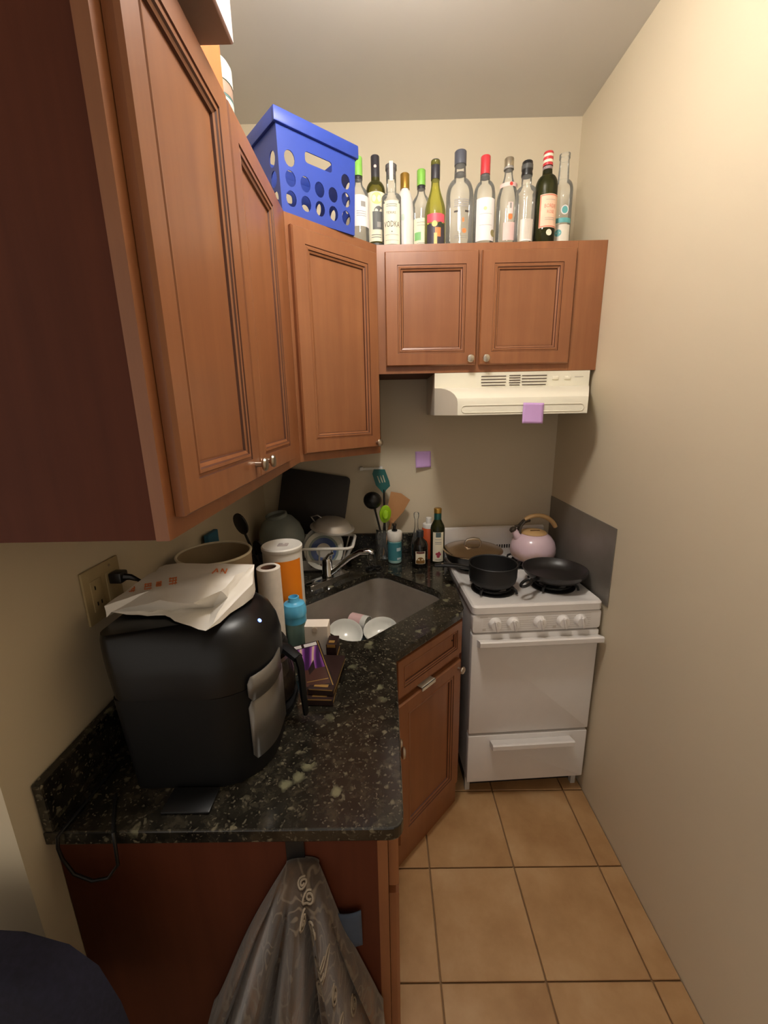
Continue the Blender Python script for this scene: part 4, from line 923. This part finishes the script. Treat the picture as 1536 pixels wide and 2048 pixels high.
def purple():
    m_, nt, b = nodes('purple_swirl_print'); v = coords(nt, (9, 9, 9)); w__ = nt.nodes.new('ShaderNodeTexWave'); w__.inputs['Scale'].default_value = 1.1; w__.inputs['Distortion'].default_value = 5; w__.inputs['Detail'].default_value = 1; nt.links.new(v, w__.inputs[0])
    c = ramp(nt, w__.outputs['Fac'], [(.15, s2l((64, 30, 76))), (.5, s2l((120, 56, 142))), (.85, s2l((164, 100, 176))), (1, s2l((224, 190, 160)))])
    nt.links.new(c, b.inputs['Base Color']); setp(b, Roughness=.3); return m_
mb = MB(); qrect(mb, PL, .05, .90, .42, .90); mb.build('picture', purple(), pb, smooth=0)
mb = MB(); qrect(mb, PL, .05, .90, .06, .42, .0006); mb.build('brown_panel', plain('brown_print', (84, 52, 44), .35), pb, smooth=0)
mb = MB(); qrect(mb, PL, .94, .97, .0, 1.0, .0007); qrect(mb, PL, .12, .88, .155, .17, .0009); mb.build('gold_line', GOL, pb, smooth=0)
mb = MB(); qrect(mb, PL, .02, .30, .915, .985, .0009); qrect(mb, PL, .40, .90, .915, .985, .0009); mb.build('white_print', WPAPER, pb, smooth=0)
# ================================================================ coffee maker with glass carafe
SILV = plain('silver_plastic', (116, 111, 104), .38, .5)
CB = plain('satin_black', (11, 11, 12), .5, Specular_IOR_Level=.3)
cm = thing('coffee_maker', 'large black coffee maker with silver trim and a blue light', 'coffee maker', (-.40, .80, CZ))
ox, oy = -.40, .80
def plan(x0, x1, y0, y1, rn, rs, inset=0):
    """footprint: near-front corner radius rn, others rs"""
    P = []
    for (cx, cy_, r, a0) in ((x1-rs, y1-rs, rs, 0), (x0+rs, y1-rs, rs, 90), (x0+rs, y0+rs, rs, 180), (x1-rn, y0+rn, rn, 270)):
        n_ = 10 if r == rn else 4
        for k in range(n_+1):
            a = R(a0+90*k/n_); P.append((cx-ox+max(.001, r-inset)*math.cos(a), cy_-oy+max(.001, r-inset)*math.sin(a)))
    return P
def loft(rings):
    mb = MB(); n_ = len(rings[0][0]); vs = [(x, y, z) for pts, z in rings for x, y in pts]
    fs = [(j*n_+k, j*n_+(k+1) % n_, (j+1)*n_+(k+1) % n_, (j+1)*n_+k) for j in range(len(rings)-1) for k in range(n_)]
    fs.append(tuple(range(n_))[::-1]); fs.append(tuple((len(rings)-1)*n_+k for k in range(n_))); mb.add(vs, fs); return mb
X0, X1, Y0, Y1 = -.508, -.246, .648, .820
loft([(plan(X0, X1, Y0, Y1, .10, .02), .0), (plan(X0, X1, Y0, Y1, .10, .02), .012), (plan(X0-.014, X1+.004, Y0, Y1, .10, .02), .20)]).build('tower', CB, cm, smooth=45)
loft([(plan(X0, -.40, Y1+.001, .965, .02, .02), 0), (plan(X0-.014, -.40, Y1+.001, .965, .02, .02), .20)]).build('rear_column', CB, cm, smooth=45)
loft([(plan(X0, -.240, Y1+.001, .965, .05, .05), 0), (plan(X0, -.240, Y1+.001, .965, .05, .05), .016)]).build('warming_plate', CB, cm, smooth=45)
hz = [(0, .201), (0, .250), (.006, .280), (.018, .305), (.036, .322), (.060, .331)]
def head_plan(i, z):
    P = []; x0, x1, y0, y1 = X0-.014-(z-.2)*.10, X1+.010, Y0-.002, .905
    for (cx, cy_, r, a0, n_) in ((x1-.115, y1-.115, .115, 0, 10), (x0+.03, y1-.03, .03, 90, 4), (x0+.03, y0+.03, .03, 180, 4), (x1-.115, y0+.115, .115, 270, 10)):
        ii = i if r > .1 else i*.12
        for k in range(n_+1):
            a = R(a0+90*k/n_); P.append((cx-ox+max(.001, r-ii)*math.cos(a), cy_-oy+max(.001, r-ii)*math.sin(a)))
    return P
loft([(head_plan(i, z), z) for i, z in hz]).build('head', plain('gloss_black', (9, 9, 11), .36, Specular_IOR_Level=.4), cm, smooth=60)
HEADR = [(head_plan(i, z), z) for i, z in hz]
def strip(a0, a1, y_end, z0, z1, off, name):
    mb = MB(); r = .10+off; cx, cy_ = X1-.10-ox, Y0+.10-oy; pts = []
    for k in range(13):
        a = R(a0+(a1-a0)*k/12); pts.append((cx+r*math.cos(a), cy_+r*math.sin(a)))
    if y_end: pts.append((cx+r, y_end-oy))
    n_ = len(pts); mb.add([(x, y, z0+(.012 if i == 0 else 0)) for i, (x, y) in enumerate(pts)]+[(x, y, z1-(.012 if i == 0 else 0)) for i, (x, y) in enumerate(pts)], [(i, i+1, n_+i+1, n_+i) for i in range(n_-1)])
    o = mb.build(name, SILV, cm, smooth=60); s_ = o.modifiers.new('thickness', 'SOLIDIFY'); s_.thickness = .003; return o
strip(-46, 0, .800, .040, .172, .0065, 'front_strip'); strip(-46, 0, .775, .176, .228, .0125, 'front_strip')
MB().span((-.425-ox, .592-oy, .0005), (-.335-ox, .644-oy, .006), bev=.002).build('flat_dark_slab', BLACK, cm)  # thin dark slab lying in front of the tower
cf = thing('carafe', 'glass coffee carafe with black handle beside the chocolate boxes', 'carafe', (-.305, .902, CZ+.017))
MB().shell([(.050, 0), (.060, .004), (.066, .03), (.064, .075), (.054, .110), (.048, .122), (.050, .135)], 32).build('glass_body', glass('smoky_glass', (.75, .68, .6), (.3, .25, .2), density=.05), cf, smooth=50)
MB().lathe([(0, .004), (.058, .004), (.063, .03), (.061, .04), (0, .041)], 30).build('coffee', plain('coffee', (40, 24, 16), .2), cf)
MB().lathe([(.052, .128), (.053, .142), (.046, .156), (0, .158)], 30).build('lid', CB, cf)
MB().shell([(.0545, .108), (.0555, .120)], 30).build('band', STEEL, cf)
hn = MB(); dx, dy = .80, -.60
for (r0, z0, r1, z1) in ((.045, .150, .118, .146),): hn.tube([(dx*r0, dy*r0, z0), (dx*.08, dy*.08, .156), (dx*r1, dy*r1, z1)], [.016, .016, .014], 8, flat=.6)
hn.tube([(dx*.118, dy*.118, .152), (dx*.126, dy*.126, .13), (dx*.128, dy*.128, .06), (dx*.132, dy*.132, .006)], [.016, .017, .016, .013], 8, flat=.5)
hn.build('handle', CB, cf)
# ================================================================ crumpled bag on the coffee maker
def pray(px, py):
    u, v = (px-768)/F_PX, (py-1024)/F_PX
    return (_R2*u - _U2*v + _F).normalized()
CAMP = Vector((0, 0, CAM_H))
def at_z(px, py, z):
    d_ = pray(px, py); return CAMP+d_*((z-CAM_H)/d_.z)
from mathutils.bvhtree import BVHTree
bagp = dict(A=(208, 1210, 1.272), H=(222, 1223, 1.258), B=(290, 1156, 1.285), C=(330, 1127, 1.29), D=(440, 1126, 1.30), E=(508, 1130, 1.305), r1=(320, 1203, 1.286), r2=(385, 1205, 1.288), r3=(442, 1183, 1.292),
            r4=(455, 1196, 1.274), F=(505, 1167, 1.280), G=(412, 1263, 1.249), b1=(262, 1230, 1.250), b2=(330, 1230, 1.250), b3=(350, 1241, 1.249), p1=(350, 1168, 1.298), p2=(420, 1160, 1.309), p3=(300, 1184, 1.286), p4=(470, 1152, 1.302), m1=(300, 1223, 1.253), m2=(365, 1219, 1.251), m3=(425, 1212, 1.252))
names_ = list(bagp); V = [tuple(at_z(*bagp[n_])) for n_ in names_]; ix = {n_: i for i, n_ in enumerate(names_)}
tri = 'A B p3,A p3 H,H p3 r1,B p1 p3,B C p1,C D p1,D p2 p1,p1 p2 r2,p3 p1 r1,r1 p1 r2,p2 r3 r2,p2 p4 r3,D p4 p2,D E p4,E r4 p4,p4 r4 r3,H r1 m1,H m1 b1,b1 m1 b2,m1 r1 m2,r1 r2 m2,m1 m2 b2,b2 m2 b3,m2 r2 m3,r2 r3 m3,m2 m3 b3,b3 m3 G,m3 r3 r4,m3 r4 G,E F r4,r4 F G'
Fc = [tuple(ix[q] for q in t.split()) for t in tri.split(',')]
low = {}
for n_ in ('A', 'B', 'C', 'D', 'E', 'F'):
    p = V[ix[n_]]; low[n_] = len(V); V.append((p[0]*.985-.004, p[1]*.99+.002, 1.2488))
ring = ['H', 'A', 'B', 'C', 'D', 'E', 'F', 'G']
for a_, b_ in zip(ring, ring[1:]):
    la, lb = low.get(a_), low.get(b_)
    if la is not None and lb is not None: Fc.append((ix[a_], la, lb, ix[b_]))
    elif lb is not None: Fc.append((ix[a_], lb, ix[b_]))
    elif la is not None: Fc.append((ix[a_], la, ix[b_]))
Fc.append((ix['H'], ix['b1'], ix['b2'], ix['b3'], ix['G'], low['F'], low['E'], low['D'], low['C'], low['B'], low['A']))
bm = bmesh.new(); bv = [bm.verts.new(p) for p in V]
for f_ in Fc: bm.faces.new([bv[i] for i in f_])
bmesh.ops.recalc_face_normals(bm, faces=bm.faces)
bmesh.ops.subdivide_edges(bm, edges=[e for e in bm.edges], cuts=3, use_grid_fill=True)
rb = random.Random(3)
from mathutils import noise as mn
for v in bm.verts:
    q = v.co*34; v.co.z = max(1.2475, v.co.z+.0045*mn.noise(q)+.0025*mn.noise(q*2.3)); v.co.x += .003*mn.noise(q*1.3+Vector((5, 0, 0)))
bmesh.ops.triangulate(bm, faces=bm.faces)
bm.verts.index_update()
bvs = [v.co.copy() for v in bm.verts]; bfs = [[v.index for v in f_.verts] for f_ in bm.faces]; bm.free()
bag = thing('paper_bag', 'crumpled white takeaway bag with orange print on the coffee maker', 'bag', (-.42, .74, 1.2465))
bo = Vector((-.42, .74, 1.2465))
MB().add([tuple(p-bo) for p in bvs], bfs).build('bag_sheet', plain('white_bag', (226, 220, 210), .45, vary=.02), bag, smooth=32)
tree = BVHTree.FromPolygons(bvs, bfs)
def cast(px, py):
    d_ = pray(px, py); h_ = tree.ray_cast(CAMP, d_); return (h_[0]-d_*.0009-bo) if h_[0] else None
def decal(polys):
    mb = MB()
    for P in polys:
        q = [cast(*p) for p in P]
        if all(x is not None for x in q): mb.add([tuple(x) for x in q], [tuple(range(len(q)))])
    return mb
def bar(x0, y0, x1, y1, w):
    dx, dy = x1-x0, y1-y0; L = math.hypot(dx, dy); nx, ny = -dy/L*w/2, dx/L*w/2; n_ = max(1, int(L/5)); out = []
    for k in range(n_):
        a, b_ = k/n_, (k+1)/n_
        out.append([(x0+dx*a+nx, y0+dy*a+ny), (x0+dx*b_+nx, y0+dy*b_+ny), (x0+dx*b_-nx, y0+dy*b_-ny), (x0+dx*a-nx, y0+dy*a-ny)])
    return out
pol = []
for gx, gy, s_ in ((264, 1178, 7), (296, 1173, 8), (318, 1168, 6), (346, 1162, 9)):
    for k in (-1, 0, 1): pol += bar(gx-s_*.9, gy+k*s_*.6+1, gx+s_*.9, gy+k*s_*.6-2, 2.2)
    for k in (-.6, .1, .7): pol += bar(gx+k*s_, gy-s_*.8, gx+k*s_-2, gy+s_*.8, 2.2)
ORB = plain('orange_bag_print', (226, 122, 62), .5)
decal(pol).build('printed_glyphs', ORB, bag, smooth=0)
pol = []
for ch in ([(.0, 0, .5, 1), (.5, 1, 1, 0), (.2, .4, .8, .4)], [(1.4, 0, 1.4, 1), (1.4, 1, 2.2, 0), (2.2, 0, 2.2, 1)]):
    for (x0, y0, x1, y1) in ch: pol += bar(424+x0*12+y0*4, 1147-y0*10, 424+x1*12+y1*4, 1147-y1*10, 2.6)
decal(pol).build('printed_letters', ORB, bag, smooth=0)
hv = [Vector((x+ox, y+oy, z+CZ)) for P_, z in HEADR for x, y in P_]; n_ = len(HEADR[0][0])
hf = [(j*n_+k, j*n_+(k+1) % n_, (j+1)*n_+(k+1) % n_, (j+1)*n_+k) for j in range(len(HEADR)-1) for k in range(n_)]+[tuple((len(HEADR)-1)*n_+k for k in range(n_))]
hit = BVHTree.FromPolygons(hv, hf).ray_cast(CAMP, pray(519, 1241))
if hit[0]:
    nn = hit[1] if hit[1].dot(CAMP-hit[0]) > 0 else -hit[1]
    MB().lathe([(0, -.001), (.0042, -.001), (.0042, .001), (0, .0015)], 16).build('power_light', emit('blue_led', (.04, .16, 1), 2.2), cm, loc=hit[0]-Vector((ox, oy, CZ)), rot=nn.to_track_quat('Z', 'Y').to_euler())
# ================================================================ hook, scarf, towel on the cabinet end
PY = .5775
hk = thing('strap_hook', 'black strap hook under the worktop edge carrying the scarf', 'hook', (-.178, PY, .80))
MB().span((-.017, -.005, .0), (.017, -.0005, .080), bev=.001, seg=1).build('strap', BLACK, hk, smooth=0)
MB().tube([(0, -.005, .01), (0, -.018, -.002), (0, -.020, .002), (0, -.021, .008)], .005, 8).build('hook_arm', BLACK, hk)
def scarf_mat():
    m_, nt, b = nodes('brown_swirl_wool'); v = coords(nt)
    dn = nt.nodes.new('ShaderNodeTexNoise'); dn.inputs['Scale'].default_value = 14; nt.links.new(v, dn.inputs['Vector'])
    mx = nt.nodes.new('ShaderNodeMix'); mx.data_type = 'VECTOR'; mx.inputs[0].default_value = .12; nt.links.new(v, mx.inputs[4]); nt.links.new(dn.outputs['Color'], mx.inputs[5])
    vo = nt.nodes.new('ShaderNodeTexVoronoi'); vo.inputs['Scale'].default_value = 22; vo.feature = 'SMOOTH_F1'; nt.links.new(mx.outputs[1], vo.inputs[0])
    mu = nt.nodes.new('ShaderNodeMath'); mu.operation = 'MULTIPLY'; mu.inputs[1].default_value = 26; nt.links.new(vo.outputs['Distance'], mu.inputs[0])
    si = nt.nodes.new('ShaderNodeMath'); si.operation = 'SINE'; nt.links.new(mu.outputs[0], si.inputs[0])
    rings = ramp(nt, si.outputs[0], [(.55, (0, 0, 0)), (.95, (1, 1, 1))])
    f = noise(nt, v, 11, 5); base = ramp(nt, f, [(.3, s2l((46, 36, 28))), (.52, s2l((78, 62, 48))), (.75, s2l((124, 90, 60)))])
    c = mixc(nt, rings, base, s2l((104, 90, 74)))
    nt.links.new(c, b.inputs['Base Color']); setp(b, Roughness=.95, Sheen_Weight=.3); bump(nt, b, noise(nt, v, 300, 2), .3, .001); return m_
def scarf(u, v):
    z = .822-.75*v**1.15; d0 = .822-z
    hw = min(.20, .030+.37*d0**.96) if d0 < .35 else min(.22, .172+(d0-.35)*.12)
    th_ = math.pi*(1-u); cx = -.166-.045*min(1, d0/.4)
    fold = 1+.38*math.sin(9*th_+.9)*min(1, d0/.10)+.16*math.sin(19*th_+4*v)*min(1, d0/.2)
    dep = (.014+.05*min(1, d0/.05)+.10*min(1, d0/.45))
    slump = .012*math.sin(th_)
    return (cx+hw*math.cos(th_)*(1+.05*math.sin(9*v+3*u)), PY-.004-max(.002, dep*abs(math.sin(th_))**.75*fold), z+slump*(1-v))
mb = MB(); mb.grid(scarf, 60, 44)
n0 = len(mb.v); vs = list(mb.v)
mb.add([(x, PY-.002, z) for x, y, z in vs[:60]], [])
mb.f += [(i, i+1, n0+i+1, n0+i) for i in range(59)]; mb.m += [0]*59
sca = tag(mb.build('scarf', scarf_mat(), smooth=70), 'brown patterned scarf hanging in folds on the dark base cabinet end', 'scarf')
s_ = sca.modifiers.new('thickness', 'SOLIDIFY'); s_.thickness = .003; s_.offset = -1
for u0, v0, s0 in [(.56, .030, .010), (.66, .060, .011), (.60, .095, .012), (.70, .120, .013), (.66, .170, .014), (.76, .205, .014), (.72, .265, .014), (.80, .300, .014), (.77, .365, .015), (.83, .42, .015)]:
    e = 1e-3; c0 = Vector(scarf(u0, v0)); lu = (Vector(scarf(u0+e, v0))-c0).length/e; lv_ = (Vector(scarf(u0, v0+e))-c0).length/e
    pts_ = []
    for q in range(30):
        t = q/29; a = 1.2+t*3.6*math.pi; rr_ = s0*(1-.8*t)
        pts_.append(Vector(scarf(u0+rr_*math.cos(a)/lu, v0-rr_*math.sin(a)/lv_))+Vector((.0008, -.0020, 0)))
    MB().tube(pts_, .0019, 6).build('embroidered_scroll', plain('taupe_thread', (136, 122, 104), .9), sca)
def towel(u, v):
    x = -.062-.195*(1-u); z = .722-.03*(1-u)*1.6-.10*v+.012*math.sin(5*u)
    return (x, PY-.004-.008*(1+math.sin(9*u+2*v))*.5, z)
mb = MB(); mb.grid(towel, 24, 8); tw = tag(mb.build('towel', plain('blue_grey_cloth', (72, 84, 104), .9), smooth=70), 'blue-grey cloth tucked behind the brown scarf', 'cloth')
s_ = tw.modifiers.new('thickness', 'SOLIDIFY'); s_.thickness = .002
# ================================================================ cord over the counter edge
cd = MB().tube([(-.532, .632, CZ+.005), (-.515, .60, CZ+.0045), (-.500, .575, CZ+.0045), (-.490, .558, CZ+.002), (-.486, .552, CZ-.012), (-.490, .553, .85), (-.515, .556, .815), (-.548, .558, .805), (-.578, .558, .822), (-.590, .556, .862), (-.588, .552, .892), (-.585, .553, CZ+.001), (-.583, .566, CZ+.0045), (-.580, .60, CZ+.0045), (-.575, .70, CZ+.0045)], .003, 8).build('appliance_cable', BLACK)
tag(cd, 'thin black appliance cable looping over the worktop edge by the left wall', 'cable')
# ================================================================ chair in the near corner
NAVY = plain('navy_fabric', (26, 26, 44), .95, vary=.25, scale=120)
ch = thing('chair', 'dark navy upholstered chair with rounded back beside the counter end', 'chair', (-.64, .30, 0))
pts = []
bk = MB()
outl = [(-.17, .0), (.22, .0), (.225, .10), (.215, .20), (.195, .28), (.16, .325), (.10, .352), (0, .362), (-.10, .352), (-.155, .32), (-.17, .25)]
T = Matrix(((1, 0, 0, 0), (0, 0, -1, 0), (0, 1, 0, 0), (0, 0, 0, 1)))
bk.prism([(x, z) for x, z in outl], -.03, .03, T, bev=.018).build('backrest', NAVY, ch, loc=(0, .10, .545), smooth=60)
MB().box((.40, .40, .07), bev=.025, seg=3).build('seat', NAVY, ch, loc=(.025, -.12, .445), smooth=60)
for x in (-.15, .20):
    for y in (-.29, .06): MB().tube([(x, y, 0), (x, y, .42)], [.012, .016], 8).build('leg', BLACK, ch)
    MB().tube([(x, .085, .42), (x, .10, .60)], .012, 8).build('back_post', BLACK, ch)
